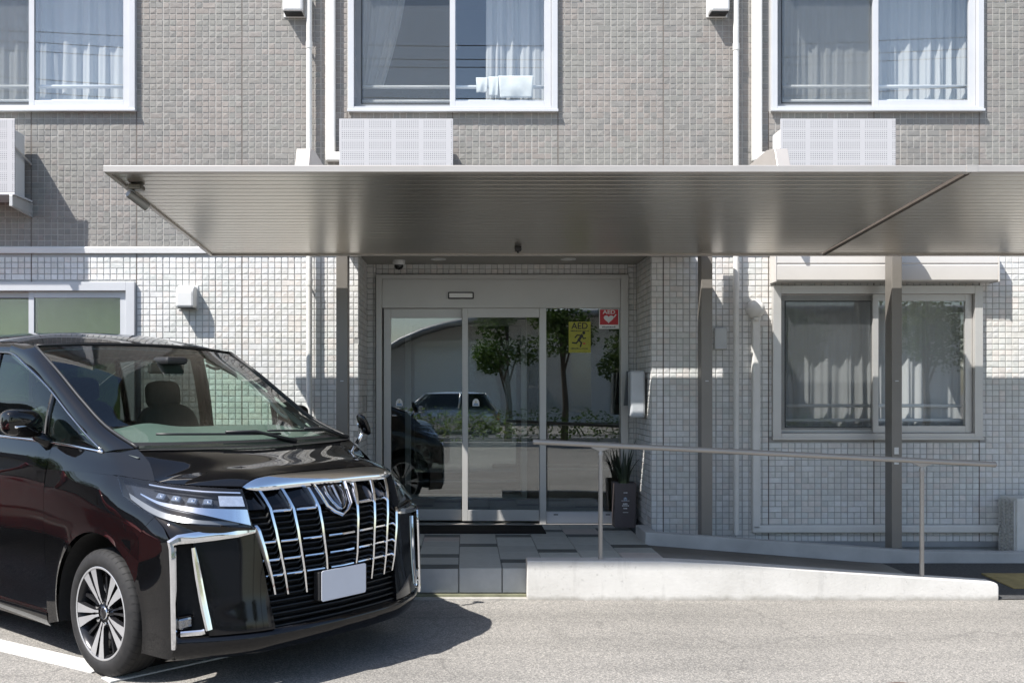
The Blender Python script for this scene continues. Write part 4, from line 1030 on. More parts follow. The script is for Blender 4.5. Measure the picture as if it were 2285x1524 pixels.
# ---- front face: smooth gloss panel between fog slot and grille, lower lip
def face(y, z): return Vector((Xf(y, z), y, z))
gy = lambda z: pch([.29, .50, .83], [.445, .468, .512], z)          # grille border
by = lambda z: pch([.29, .36, .765, .80], [.765, .757, .801, .806], z)   # inner chrome bar
rows = []
for j in range(19):
    z = lerp(.325, .812, j/18); rows.append([face(lerp(by(z), gy(z), i/14), z+ .016*(i/14)*(j/18)) for i in range(15)])
panel('bumper_cheek', rows, GLOSSB, mirror=True, gap=.001, flange=.03)
rows = []
for (dz, dx) in ((.345,-.055), (.322,-.012), (.305,.004), (.29,.008), (.25,.0), (.212,-.012), (.195,-.05)):
    rows.append([Vector((Xf(y, min(.8, dz))+dx if abs(y) < .88 else Xf(y, dz)+dx, y, dz+.02*max(0, abs(y)-.5)*0)) for y in [-.893+1.786*i/56 for i in range(57)]])
panel('lower_lip', rows, GLOSSB, gap=0, flange=0)
# fog slot recess, chrome L, inner chrome bar, fog lamp
for s in (1, -1):
    S = lambda p: Vector((p[0], p[1]*s, p[2]))
    m = MB(); rows = []
    for z in (.335, .45, .6, .78): rows.append([S((Xf(.885, z)-.05, .885, z)), S((Xf(.84, z)-.075, .84, z)), S((Xf(.76, z)-.055, .75, z))])
    m.grid(rows); m.build('slot_back', LIN, van)
    def bar(name, path, prof_w, d, mat, par=van, taper=None):
        """ridged strip along a path on the front face"""
        P = [Vector(p) for p in path]; rows = []
        for i, p in enumerate(P):
            t = (P[min(i+1, len(P)-1)]-P[max(i-1, 0)]).normalized(); n = Vector((1, p.y*.5, .12)).normalized(); a = t.cross(n).normalized(); n = a.cross(t).normalized()
            w = prof_w*(taper[i] if taper else 1)
            rows.append([p-a*w/2-n*.012, p-a*w/2+n*d*.35, p-a*w*.22+n*d, p+a*w*.22+n*d, p+a*w/2+n*d*.35, p+a*w/2-n*.012])
        mb = MB().grid(rows); k = len(rows[0]); e = len(mb.v)-k; mb.f.append(tuple(range(k))); mb.f.append(tuple(e+i for i in range(k)))
        return mb.build(name, mat, par, ang=28)
    Lp = [face(.508, .836)]+[Vector((lerp(.858,.672,t)+.004, lerp(.508,.897,t), lerp(.831,.806,t)+.004)) for t in (.25,.5,.75,.93)]
    corner = Vector((.672, .902, .795)); down = [Vector((Xf(.893, z)+.004, .896, z)) for z in (.77,.70,.6,.5,.4,.32,.27)]
    bar('fog_trim', [S(p) for p in Lp+[corner]+down], .050, .012, CHR, taper=[.55,.95,1.05,1.05,.95,.80,.72,.66,.62,.62,.62,.62,.45])
    q = [face(.811-.044*t-.008, lerp(.766,.355,t))+Vector((.002,0,0)) for t in [i/8 for i in range(9)]]
    q2 = [face(lerp(.762,.868,t), .347-.004*t)+Vector((.0,0,0)) for t in (.25,.6,1)]
    bar('slot_trim', [S(p) for p in q], .034, .010, CHR, taper=[.6,.8,.9,1,1,1.05,1.05,1.05,1.0])
    bar('slot_trim', [S(face(.775, .350))]+[S(p) for p in q2], .026, .010, CHR)
    c = S((Xf(.845,.395)-.02, .838, .392)); f = MB().box(c.x-.03, c.x+.012, c.y-.040, c.y+.040, c.z-.030, c.z+.030).build('fog_lamp', CHRD, van, bevel=.012)
    for dy in (-.02, .02): MB().lathe([(.001,.014),(.010,.012),(.015,.006),(.016,-.004)], c+Vector((.006, dy, 0)), 'x', 14).build('lens', LAMPG, f, smooth=True)
    MB().box(c.x-.028, c.x+.010, c.y-.042, c.y+.042, c.z+.031, c.z+.036).build('brow', GLOSSB, f)
# ---- grille
LOUV = simple('louver_black', (.006,.006,.006), .35, 0, .1, 9, spec=.35)
gr = None
rows = []
for j in range(15):
    z = lerp(.315, 1.03, j/14); g = gy(min(z, .83)) if z < .83 else lerp(.512, .548, (z-.83)/.2); rows.append([Vector(((Xf(y, min(z, .87))-.055-max(0, z-.87)*.55), y, z)) for y in [g*(-1+2*i/30) for i in range(31)]])
gr = MB().grid(rows).build('grille', LIN, van, smooth=True, recalc=True)
def gx(y, z):
    x = Xf(y, min(z, .87))
    if z > .87: x -= (z-.87)**1.0*.30 + max(0, z-.935)*.45
    return x
# smooth gloss band under the trim
rows = []
for j in range(7):
    z = lerp(.935, 1.042, j/6); g = lerp(.530, .552, j/6); rows.append([Vector((gx(y, z)-.012, y, z)) for y in [g*(-1+2*i/40) for i in range(41)]])
panel('grille_band', rows, GLOSSB, gr, gap=0, flange=.02)
def slat(z, hw, y0, y1, mat, name, dx=0, thick=.008, n=18, droop=0):
    rows = []
    ys_ = [lerp(y0, y1, i/n) for i in range(n+1)]
    prof = ((-.030, -thick), (-.004, -thick), (.0, -thick*.4), (-.002, thick*.3), (-.030, thick))
    for a, b in prof: rows.append([Vector((gx(y, z)+a+dx, y, z+b+droop*abs(y))) for y in ys_])
    return MB().grid(rows).build(name, mat, gr, ang=35)
for i in range(19):
    z = .335 + i*.031; g = gy(min(z, .83))-.005 if z < .83 else .52
    slat(z, 0, -g, g, LOUV, 'louver', dx=-.016, thick=.0075, n=24)
# vertical chrome bars: (top, bend, bottom) per side
BARS = [[(.845,.520,.86), (.862,.508,.83), (.897,.434,.497)], [(.805,.467,1.038), (.859,.435,.941), (.907,.357,.488)], [(.829,.332,1.033), (.885,.301,.930), (.922,.241,.482)], [(.853,.172,1.030), (.908,.143,.925), (.935,.105,.56)]]
for s in (1, -1):
    for k, (a, b, c) in enumerate(BARS):
        a, b, c = [Vector((p[0], p[1]*s, p[2])) for p in (a, b, c)]; md = [b.lerp(c, t) for t in (.25,.5,.75)]
        for q in md: q.x += .010
        P = [a, a.lerp(b, .55)+Vector((.004,0,0)), b]+md+[c]; rows = []
        for i, p in enumerate(P):
            w = (.0125, .013, .012, .0105, .0095, .0085, .007)[i]; d = .012; rows.append([p+Vector((-.03,-w,0)), p+Vector((.0,-w,0)), p+Vector((d,-w*.7,0)), p+Vector((d,w*.7,0)), p+Vector((0,w,0)), p+Vector((-.03,w,0))])
        mb = MB().grid(rows); e = len(mb.v)-6; mb.f.append(tuple(range(6))); mb.f.append(tuple(e+i for i in range(6))); mb.build('chrome_bar', CHR, gr, ang=30)
def bar_y(k, z):
    a, b, c = BARS[k]; 
    return pch([c[2], b[2], a[2]], [c[1], b[1], a[1]], z)
for z in (.925, .769, .676, .595):
    yb = sorted([bar_y(k, z) for k in range(4) if k or z < .8]); yb = [-y for y in reversed(yb)]+yb
    for y0, y1 in zip(yb, yb[1:]):
        if z > .9 and y0*y1 < 0: continue
        w = (y1-y0)*.14; slat(z, 0, y0+w, y1-w*.6, CHR, 'chrome_rung', dx=.006, thick=.0085, n=6)
    for s in (1, -1):
        if z < .8: y0 = bar_y(0, z); slat(z, 0, s*(y0+.012), s*(gy(z)-.004), CHR, 'chrome_rung', dx=.004, thick=.007, n=3)
# emblem: chrome shield with a dark centre
def vband(pts, w, mat, name, dx, d=.012):
    P = [Vector((gx(p[0], p[1])+dx, p[0], p[1])) for p in pts]; rows = []
    for i, p in enumerate(P):
        t = (P[min(i+1, len(P)-1)]-P[max(i-1, 0)]).normalized(); a = t.cross(Vector((1,0,.3))).normalized(); n = a.cross(t).normalized()
        if n.x < 0: n = -n
        rows.append([p-a*w-n*.02, p-a*w, p-a*w*.3+n*d, p+a*w*.3+n*d, p+a*w, p+a*w-n*.02])
    mb = MB().grid(rows); return mb.build(name, mat, gr, ang=30)
vband([(-.114,1.036), (-.100,.985), (-.086,.925), (-.045,.893), (0,.873), (.045,.893), (.086,.925), (.100,.985), (.114,1.036)], .009, CHR, 'emblem_frame', .012)
pl_ = [Vector((gx(0, z)-.004, y, z)) for y, z in ((-.10,1.03), (-.08,.93), (0,.885), (.08,.93), (.10,1.03))]; MB().add(pl_, [(0,1,2,3,4)]).build('emblem_field', GLOSSB, gr)
for s in (1, -1):
    vband([(s*.060,1.022), (s*.062,.985), (s*.050,.945), (s*.022,.912), (s*.002,.902)], .0075, CHR, 'emblem_petal', .012); vband([(s*.030,1.024), (s*.034,.985), (s*.024,.945), (s*.004,.915)], .006, CHRD, 'emblem_petal', .014)
vband([(0,1.026), (0,.97), (0,.925)], .010, CHRD, 'emblem_core', .012)
# number plate
pc = Vector((.962, 0, .503)); MB().box(pc.x-.05, pc.x-.004, -.178, .178, .425, .58).build('plate_holder', BLACKP, van, bevel=.006)
pl2 = MB(); n = 5; pts = []
for cx_, cz_, a0 in ((.153,.0705,0), (-.153,.0705,90), (-.153,-.0705,180), (.153,-.0705,270)):
    for i in range(n): a = R(a0+90*i/(n-1)); pts.append((cx_+.012*math.cos(a), .503+cz_+.012*math.sin(a)))
pl2.prism(pts, pc.x, pc.x+.003, 'x'); o = pl2.build('number_plate', PLATE, van, bevel=.001); o['label'] = 'blank white number plate'
# ---- head lamps
tpc = [(.109,.861,1.098), (.24,.836,1.088), (.379,.805,1.077), (.609,.702,1.058), (.785,.552,1.044)]
btc = [(.22,.893,1.0), (.35,.897,.96), (.51,.888,.914), (.718,.804,.883), (.858,.54,.850)]
HL = coons(btc, tpc, [(.22,.893,1.0), (.165,.88,1.045), (.109,.861,1.098)], [(.858,.54,.850), (.835,.553,.95), (.785,.552,1.044)], 30, 10)
HN = normals(HL)
def hlp(u, v, d=0):
    i, j = u*30, v*10; i0, j0 = min(29, int(i)), min(9, int(j)); f, g = i-i0, j-j0
    q = lambda A: (1-g)*((1-f)*A[j0][i0]+f*A[j0][i0+1])+g*((1-f)*A[j0+1][i0]+f*A[j0+1][i0+1])
    return q(HL)+d*q(HN).normalized()
for s in (1, -1):
    S = lambda p: Vector((p.x, p.y*s, p.z))
    base = MB().grid([[S(p-.055*q) for p, q in zip(r, rn)] for r, rn in zip(HL, HN)]); base = base.build('headlamp', simple('lamp_housing', (.035,.037,.042), .2, .5, .1, 20), van, smooth=True)
    edge = [HL[0][i] for i in range(31)]+[HL[j][30] for j in range(1, 11)]+[HL[10][i] for i in range(29, -1, -1)]+[HL[j][0] for j in range(9, 0, -1)]
    en = [HN[0][i] for i in range(31)]+[HN[j][30] for j in range(1, 11)]+[HN[10][i] for i in range(29, -1, -1)]+[HN[j][0] for j in range(9, 0, -1)]
    MB().grid([[S(p) for p in edge+edge[:1]], [S(p-.056*n_) for p, n_ in zip(edge+edge[:1], en+en[:1])]]).build('rim', LIN, base)
    MB().grid([[S(p) for p in r] for r in HL]).build('lens', LAMPG, base, smooth=True)
    def strip(name, lo, hi, d, mat, n=24, u0=0, u1=1, dd=.012):
        rows = [[], [], [], []]
        for i in range(n+1):
            t = i/n; u = lerp(u0, u1, t); l, h = lo(t), hi(t); rows[0].append(S(hlp(u, l, d-dd))); rows[1].append(S(hlp(u, l, d))); rows[2].append(S(hlp(u, h, d))); rows[3].append(S(hlp(u, h, d-dd)))
        return MB().grid(rows).build(name, mat, base, ang=30)
    strip('chrome_sweep', lambda t: pch([0,.25,.6,1], [.50,.38,.30,.06], t), lambda t: pch([0,.25,.6,1], [.545,.47,.46,.46], t), -.008, CHR, u0=.22, u1=.995)
    strip('running_light', lambda t: .06+.02*t, lambda t: pch([0,.4,1], [.34,.24,.16], t), -.030, simple('drl_grey', (.22,.22,.22), .3, .5), u0=.05, u1=.93)
    strip('upper_reflector', lambda t: .90, lambda t: .935, -.012, CHR, u0=.30, u1=.98)
    for u in (.40, .52, .64, .755):
        c = hlp(u, .66, -.030); n_ = (hlp(u, .66, 0)-c).normalized(); tg = (hlp(u+.02, .66)-hlp(u-.02, .66)).normalized(); up = n_.cross(tg).normalized()
        if up.z < 0: up = -up
        w, h_ = .026, .019; k = []
        for dz, sc in ((-.02, 1.0), (.006, 1.0), (.014, .78)): k.append([S(c+n_*dz+tg*w*sc*a+up*h_*sc*b) for a, b in ((-1,-.8), (-.8,-1), (.8,-1), (1,-.8), (1,.8), (.8,1), (-.8,1), (-1,.8), (-1,-.8))])
        mb = MB().grid(k); mb.f.append(tuple(len(mb.v)-9+i for i in range(8))); mb.build('projector', simple('projector_glass', (.22,.25,.30), .05, .6, .1, 40), base, ang=35)
        MB().lathe([(.001,.018),(.009,.015),(.0115,.009)], S(c+n_*.004), 'x', 12).build('bulb', CHR, base, smooth=True)
    strip('inner_reflector', lambda t: .56, lambda t: .84, -.022, simple('lamp_silver', (.70,.71,.72), .22, .9, .1, 30), u0=.83, u1=.985)
# ---- windscreen, pillars, roof
wsb = [(.165,-.775,1.243), (.27,-.45,1.238), (.325,0,1.236), (.27,.45,1.238), (.165,.775,1.243)]
wst = [(-1.065,-.735,1.833), (-1.02,-.42,1.852), (-1.0,0,1.860), (-1.02,.42,1.852), (-1.065,.735,1.833)]
wse = lambda s: [(.165,s*.775,1.243), (-.149,s*.772,1.345), (-.428,s*.765,1.488), (-.736,s*.752,1.663), (-1.065,s*.735,1.833)]
WS = coons(wsb, wst, wse(-1), wse(1), 28, 22)
for j, r in enumerate(WS):
    for i, p in enumerate(r): p.z += .030*math.sin(math.pi*j/22)*(1-abs(-1+2*i/28)**2.2); 
panel('windscreen', WS, CARGLASS, gap=.004, flange=0)
rows = []                                                                            # black ceramic band and rubber along the edges
for s in (1, -1):
    e = curve(wse(s), 20); MB().tube([p+Vector((.004, s*.002, .004)) for p in e], .009, 6).build('windscreen_seal', BLACKP, van, smooth=True)
MB().tube([Vector(p)+Vector((.0,0,.003)) for p in curve(wst, 24)], .008, 6).build('windscreen_seal', BLACKP, van, smooth=True)
apo = [(-.06,.838,1.215), (-.25,.838,1.305), (-.444,.828,1.410), (-.74,.812,1.575), (-1.039,.795,1.705), (-1.321,.775,1.800)]
ape = [(.165,.775,1.243), (-.149,.772,1.345), (-.428,.765,1.488), (-.736,.752,1.663), (-1.065,.735,1.833), (-1.32,.722,1.866)]
AP = coons(apo, ape, [apo[0], (.06,.812,1.226), ape[0]], [apo[-1], (-1.32,.755,1.84), ape[-1]], 26, 6)
for j, r in enumerate(AP):
    for p in r: p.y += .010*math.sin(math.pi*j/6); p.z += .008*math.sin(math.pi*j/6)
panel('a_pillar', AP, BLK, mirror=True, gap=.0012)
API = [[p+Vector((-.05, -.035, -.03)) for p in r] for r in AP]; panel('a_pillar_trim', API, TRIM, mirror=True, gap=0, flange=0)
RXK = [-3.98, -3.7, -3.0, -2.2, -1.5, -1.0]
rc = lambda x: pch([-4.0,-3.7,-3.0,-2.2,-1.5,-1.2,-1.0], [1.885,1.93,1.972,1.982,1.962,1.918,1.872], x)
rs = lambda x: pch([-4.0,-3.7,-3.0,-2.2,-1.5,-1.32,-1.065], [1.80,1.835,1.872,1.885,1.876,1.866,1.833], x)
ry = lambda x: pch([-4.0,-3.7,-3.0,-2.0,-1.32,-1.065], [.66,.685,.71,.72,.722,.735], x)
rows = []
for j in range(25):
    t = (j/24)**1.3; row = []
    for i in range(29):
        u = -1+2*i/28; au = abs(u); xf = lerp(-1.0, -1.065, au**2); x = lerp(xf, -4.0, t); row.append(Vector((x, ry(x)*u, lerp(rc(x)-.012*max(0, 1-(xf-x)/.04)*0, rs(x), au**2.6))))
    rows.append(row)
panel('roof', rows, BLK, gap=.001)
MB().grid([[p+Vector((0,0,-.045)) for p in r] for r in rows]).build('headliner', TRIM, van, smooth=True)
# side glass line and cant rail
bl = lambda x: pch([-4.0,-3.0,-1.5,-.60,-.06], [1.31,1.295,1.275,1.252,1.215], x)               # belt line height
wt = lambda x: pch([-3.9,-3.2,-2.2,-1.5,-1.321,-1.039,-.74,-.444,-.25,-.06], [1.72,1.775,1.812,1.808,1.800,1.705,1.575,1.410,1.305,1.215], x)
wty = lambda x: pch([-3.9,-2.2,-1.321,-1.039,-.74,-.444,-.06], [.735,.768,.775,.795,.812,.828,.838], x)
bly = lambda x: pch([-4.0,-3.0,-1.5,-.60,-.06], [.80,.872,.872,.868,.838], x)
rows = []
for j in range(7):
    row = []
    for i in range(41):
        x = lerp(-1.32, -4.0, i/40); a = Vector((x, wty(x), wt(x))); b = Vector((x, ry(x), rs(x))); t = j/6; p = a.lerp(b, t); p.y += .012*math.sin(math.pi*t); p.z += .008*math.sin(math.pi*t); row.append(p)
    rows.append(row)
panel('cant_rail', rows, BLK, mirror=True, gap=.001)
def side_glass(name, x0, x1, mat, inset=.012, n=16, parent=None, lo=0, hi=0):
    rows = []
    for j in range(9):
        row = []
        for i in range(n+1):
            x = lerp(x0, x1, i/n); zb, zt_ = bl(x)+lo, wt(x)-hi; t = j/8; z = lerp(zb, max(zt_, zb+.003), t); y = lerp(bly(x), wty(x), t)+.012*math.sin(math.pi*t)-inset; row.append(Vector((x, y, z)))
        rows.append(row)
    return panel(name, rows, mat, parent, gap=0, flange=0, mirror=True)
side_glass('quarter_glass', -.10, -.665, CARGLASS)
side_glass('front_door_glass', -.70, -1.44, CARGLASS)
side_glass('sliding_door_glass', -1.60, -2.62, CARGLASS2)
side_glass('rear_quarter_glass', -2.70, -3.78, CARGLASS2)
for s in (1, -1):
    for x, w in ((-.68, .020), (-1.52, .075), (-2.66, .035), (-3.86, .075)):
        P = [[Vector((x+dx, s*(lerp(bly(x), wty(x), t)+.012*math.sin(math.pi*t)-.004), lerp(bl(x)-.01, wt(x)+.01, t))) for dx in (-w, w)] for t in [i/8 for i in range(9)]]
        MB().grid(P).build('window_pillar', GLOSSB, van, smooth=True, solid=.02)
    MB().tube([Vector((x, s*(bly(x)+.004), bl(x))) for x in [-.07-.055*i for i in range(66)]], .0085, 8).build('belt_moulding', CHR, van, smooth=True)
    MB().tube([Vector((x, s*(wty(x)+.003), wt(x)-.004)) for x in [-.075-.05*i for i in range(74)]], .007, 6).build('window_frame_trim', CHRD, van, smooth=True)
# ---- doors and rear body on the side skin
def side_panel(name, x0, x1, zlo, n=18, mirror=True, mat=None):
    rows = []
    for j in range(19):
        row = []
        for i in range(n+1):
            x = lerp(x0, x1, i/n); z0, z1 = zlo, bl(x)-.004; z = lerp(z0, z1, j/18); y = Ys(x, min(z, 1.25)) if z < 1.2 else lerp(Ys(x, 1.2), bly(x), (z-1.2)/(z1-1.2+1e-6))
            y += .007*math.exp(-((z-1.06)/.03)**2)-.010*math.exp(-((z-.42)/.07)**2); row.append(Vector((x, y, z)))
        rows.append(row)
    return panel(name, rows, mat or BLK, mirror=mirror)
fd = side_panel('front_door', DGX, -1.50, .285); sd = side_panel('sliding_door', -1.50, -2.62, .285)
side_panel('sill', DGX, -2.50, .195) if False else None
for s in (1, -1):
    rows = [[Vector((x, s*(Ys(x, .25)+d), z)) for x in [lerp(DGX, -2.52, i/16) for i in range(17)]] for z, d in ((.283,-.004), (.262,.006), (.215,.0), (.185,-.02))]; MB().grid(rows).build('side_sill', BLK, van, smooth=True)
RC = (-3.0, .345); rp = [(-2.62,.205), (-2.62,.8), (-2.62,1.20), (-3.0,1.20), (-3.5,1.20), (-3.90,1.20), (-3.90,.8), (-3.90,.5), (-3.90,.22)]
ro = [(ang(p[0], p[1], RC), *p) for p in rp]; ro = sorted([((a if a > -90 else a+360), x, z) for a, x, z in ro])
G = polar(ro[0][0], ro[-1][0], ro, 40, 12, RC, .43)
panel('rear_quarter', G, BLK, mirror=True)
panel('rear_quarter_upper', [[Vector((x, lerp(Ys(x, 1.2), bly(x), t), lerp(1.2, bl(x), t))) for x in [lerp(-2.62, -3.90, i/14) for i in range(15)]] for t in (0, .33, .66, 1)], BLK, mirror=True)
rows = []
for z in (.25,.4,.7,1.0,1.25,1.3):
    y = Ys(-3.90, min(z, 1.25)) if z < 1.28 else bly(-3.9); rows.append([Vector((-3.90-.14*(1-abs(u)**3), y*u, z)) for u in [-1+2*i/24 for i in range(25)]])
panel('tailgate', rows, BLK)
rows = []
for t in [i/6 for i in range(7)]:
    rows.append([Vector((lerp(-3.90-.14*(1-abs(u)**3), -3.92-.06*(1-abs(u)**3), t), lerp(bly(-3.9), .68, t)*u, lerp(1.3, 1.83, t))) for u in [-1+2*i/24 for i in range(25)]])
panel('rear_glass', rows, CARGLASS2, flange=0)
for s in (1, -1):
    MB().box(-3.97, -3.78, s*.74, s*.858, 1.02, 1.28).build('tail_lamp', simple('tail_red', (.35,.01,.01), .15), van, bevel=.02)
# door handles and mirrors
for s in (1, -1):
    for x in (-1.32, -1.66): c = Vector((x, s*(Ys(x, 1.0)+.022), 1.02)); MB().box(c.x-.11, c.x+.11, c.y-.012, c.y+.012, c.z-.016, c.z+.016).build('door_handle', CHR, van, bevel=.01)
    prof = []
    sect = [(-.600, .05, .55), (-.612, .085, .88), (-.65, .102, 1.0), (-.69, .102, .98), (-.722, .092, .93), (-.73, .08, .85)]   # x, half height, scale across
    rows = []
    for x, h_, k in sect:
        row = []
        for i in range(25):
            a = 6.2832*i/24; ca, sa = math.cos(a), math.sin(a); e = .62; yy = 1.01+.112*k*math.copysign(abs(ca)**e, ca); zz_ = 1.365+h_*.80*math.copysign(abs(sa)**e, sa)+.012*ca; row.append(Vector((x-.015*ca*0, s*yy, zz_)))
        rows.append(row)
    mb = MB().grid(rows); mb.f.append(tuple(range(24))); mr = mb.build('door_mirror', BLK, van, ang=50)
    MB().grid([[r*.0+Vector((-.726, s*1.01, 1.365)) for r in rows[-1]], rows[-1]]).build('mirror_glass', CHR, mr)
    MB().tube([(-.62, s*.855, 1.235), (-.645, s*.89, 1.268), (-.655, s*.94, 1.30)], [.045,.034,.030], 10).build('mirror_stalk', GLOSSB, mr, smooth=True)
    MB().tube([Vector((-.612+.01*t, s*(.94+.14*t), 1.357-.012*t)) for t in [i/6 for i in range(7)]], .007, 6).build('turn_signal', CHR, mr, smooth=True)
# cowl and wipers
cb = curve(wsb, 24)
MB().grid([[p+Vector((.028,0,-.012)) for p in cb], [p+Vector((-.01,0,-.004)) for p in cb], [p+Vector((-.06,0,.028)) for p in cb]]).build('cowl', BLACKP, van, smooth=True)
for y0, y1, x1, z1 in ((-.62, .16, -.015, .025), (.08, .70, .015, .02)):
    P = []
    for i in range(9):
        t = i/8; y = lerp(y0, y1, t); f = .5+.5*math.cos(math.pi*(y/.85)); bx_ = pch([-.775,-.45,0,.45,.775], [.165,.27,.325,.27,.165], y); P.append(Vector((bx_-.10+.03*t-.02, y, 1.245+.062-.02*t+.004)))
    w_ = MB().tube(P, .0075, 6).build('wiper', BLACKP, van, smooth=True)
    MB().tube([P[4]+Vector((.004,0,.012)), P[4].lerp(P[-1], .5)+Vector((.02,0,.015)), Vector((P[-1].x+.075, y1+.06, 1.245))], [.008,.010,.014], 6).build('wiper_arm', BLACKP, w_, smooth=True)
# ---- cabin
rows = []
for x, z, d in ((.20,1.212,.0), (.0,1.245,0), (-.22,1.298,.012), (-.40,1.325,.014), (-.50,1.305,.01), (-.55,1.20,0), (-.50,.9,0)):
    rows.append([Vector((x+.05*(1-u*u)*(1 if x > -.3 else .2), u*.80, z+d*math.exp(-((u+.47)/.20)**2)*2.2-.02*abs(u)**4)) for u in [-1+2*i/32 for i in range(33)]])
MB().grid(rows).build('dashboard', DASHM, van, smooth=True)
st = MB().tube([(-.66-.05*math.sin(a), -.40+.185*math.cos(a), 1.13+.175*math.sin(a)) for a in [6.2832*i/28 for i in range(29)]], .016, 8, False).build('steering_wheel', BLACKP, van, smooth=True)
for a in (200, 340, 270): MB().tube([(-.66, -.40, 1.13), (-.66-.05*math.sin(R(a)), -.40+.185*math.cos(R(a)), 1.13+.175*math.sin(R(a)))], .014, 6).build('spoke', BLACKP, st)
def pad(name, cx_, cy_, cz_, dx, dy, dz, rot=0, e=.55, par=van):
    rows = []; rm = Matrix.Rotation(rot, 3, 'Y')
    for i in range(13):
        ph_ = -math.pi/2+math.pi*i/12; row = []
        for j in range(21):
            th = 6.2832*j/20; f = lambda v: math.copysign(abs(v)**e, v); p = Vector((dx*f(math.cos(ph_))*f(math.cos(th)), dy*f(math.cos(ph_))*f(math.sin(th)), dz*f(math.sin(ph_)))); row.append(rm @ p + Vector((cx_, cy_, cz_)))
        rows.append(row)
    return MB().grid(rows).build(name, SEATM, par, smooth=True)
for yc in (-.42, .42):
    se = pad('front_seat', -1.05, yc, .80, .27, .26, .10); pad('backrest', -1.34, yc, 1.10, .09, .25, .36, -.22, par=se); pad('headrest', -1.45, yc, 1.52, .055, .135, .105, -.15, par=se)
for yc in (-.42, .42):
    se = pad('middle_seat', -2.2, yc, .80, .28, .27, .10); pad('backrest', -2.5, yc, 1.12, .10, .26, .36, -.25, par=se); pad('headrest', -2.62, yc, 1.56, .055, .14, .10, -.15, par=se)
pad('rear_bench', -3.35, 0, 1.05, .12, .70, .42, -.2)
MB().box(-.78, -.74, -.13, .13, 1.665, 1.735).build('rear_view_mirror', BLACKP, van, bevel=.015); MB().box(-.80, -.62, -.08, .08, 1.725, 1.775).build('sensor_cover', BLACKP, van, bevel=.02)
for s in (1, -1):
    rows = [[Vector((x, s*(bly(x)-.075), z)) for x in (-.55,-1.0,-1.5,-2.0,-2.6,-3.8)] for z in (.3, .8, 1.20)]; rows.append([Vector((x, s*(bly(x)-.03), bl(x)-.012)) for x in (-.55,-1.0,-1.5,-2.0,-2.6,-3.8)])
    MB().grid(rows).build('door_lining', simple('door_lining_grey', (.05,.05,.05), .7), van, smooth=True)
    P = [Vector((-1.05-.05*i, s*.70, 1.745-.012*math.sin(math.pi*i/5)*2.5)) for i in range(6)]; MB().tube(P, .011, 8).build('grab_handle', TRIM, van, smooth=True)
    P = [Vector((-.40-.035*i, s*.735, 1.36+.022*i-.02*math.sin(math.pi*i/6))) for i in range(7)]; MB().tube(P, .012, 8).build('pillar_grip', TRIM, van, smooth=True)
MB().box(-3.85, .55, -.56, .56, .20, .42).box(-2.45, -.58, -.86, .86, .20, .36).box(-3.85, -3.5, -.8, .8, .25, .42).build('underbody', LIN, van)
MB().box(.50, .60, -.78, .78, .22, .80).box(-.50, -.44, -.80, .80, .30, 1.15).build('firewall', LIN, van)
MB().box(.40, .72, -.55, .55, .80, .98).build('radiator_support', LIN, van)
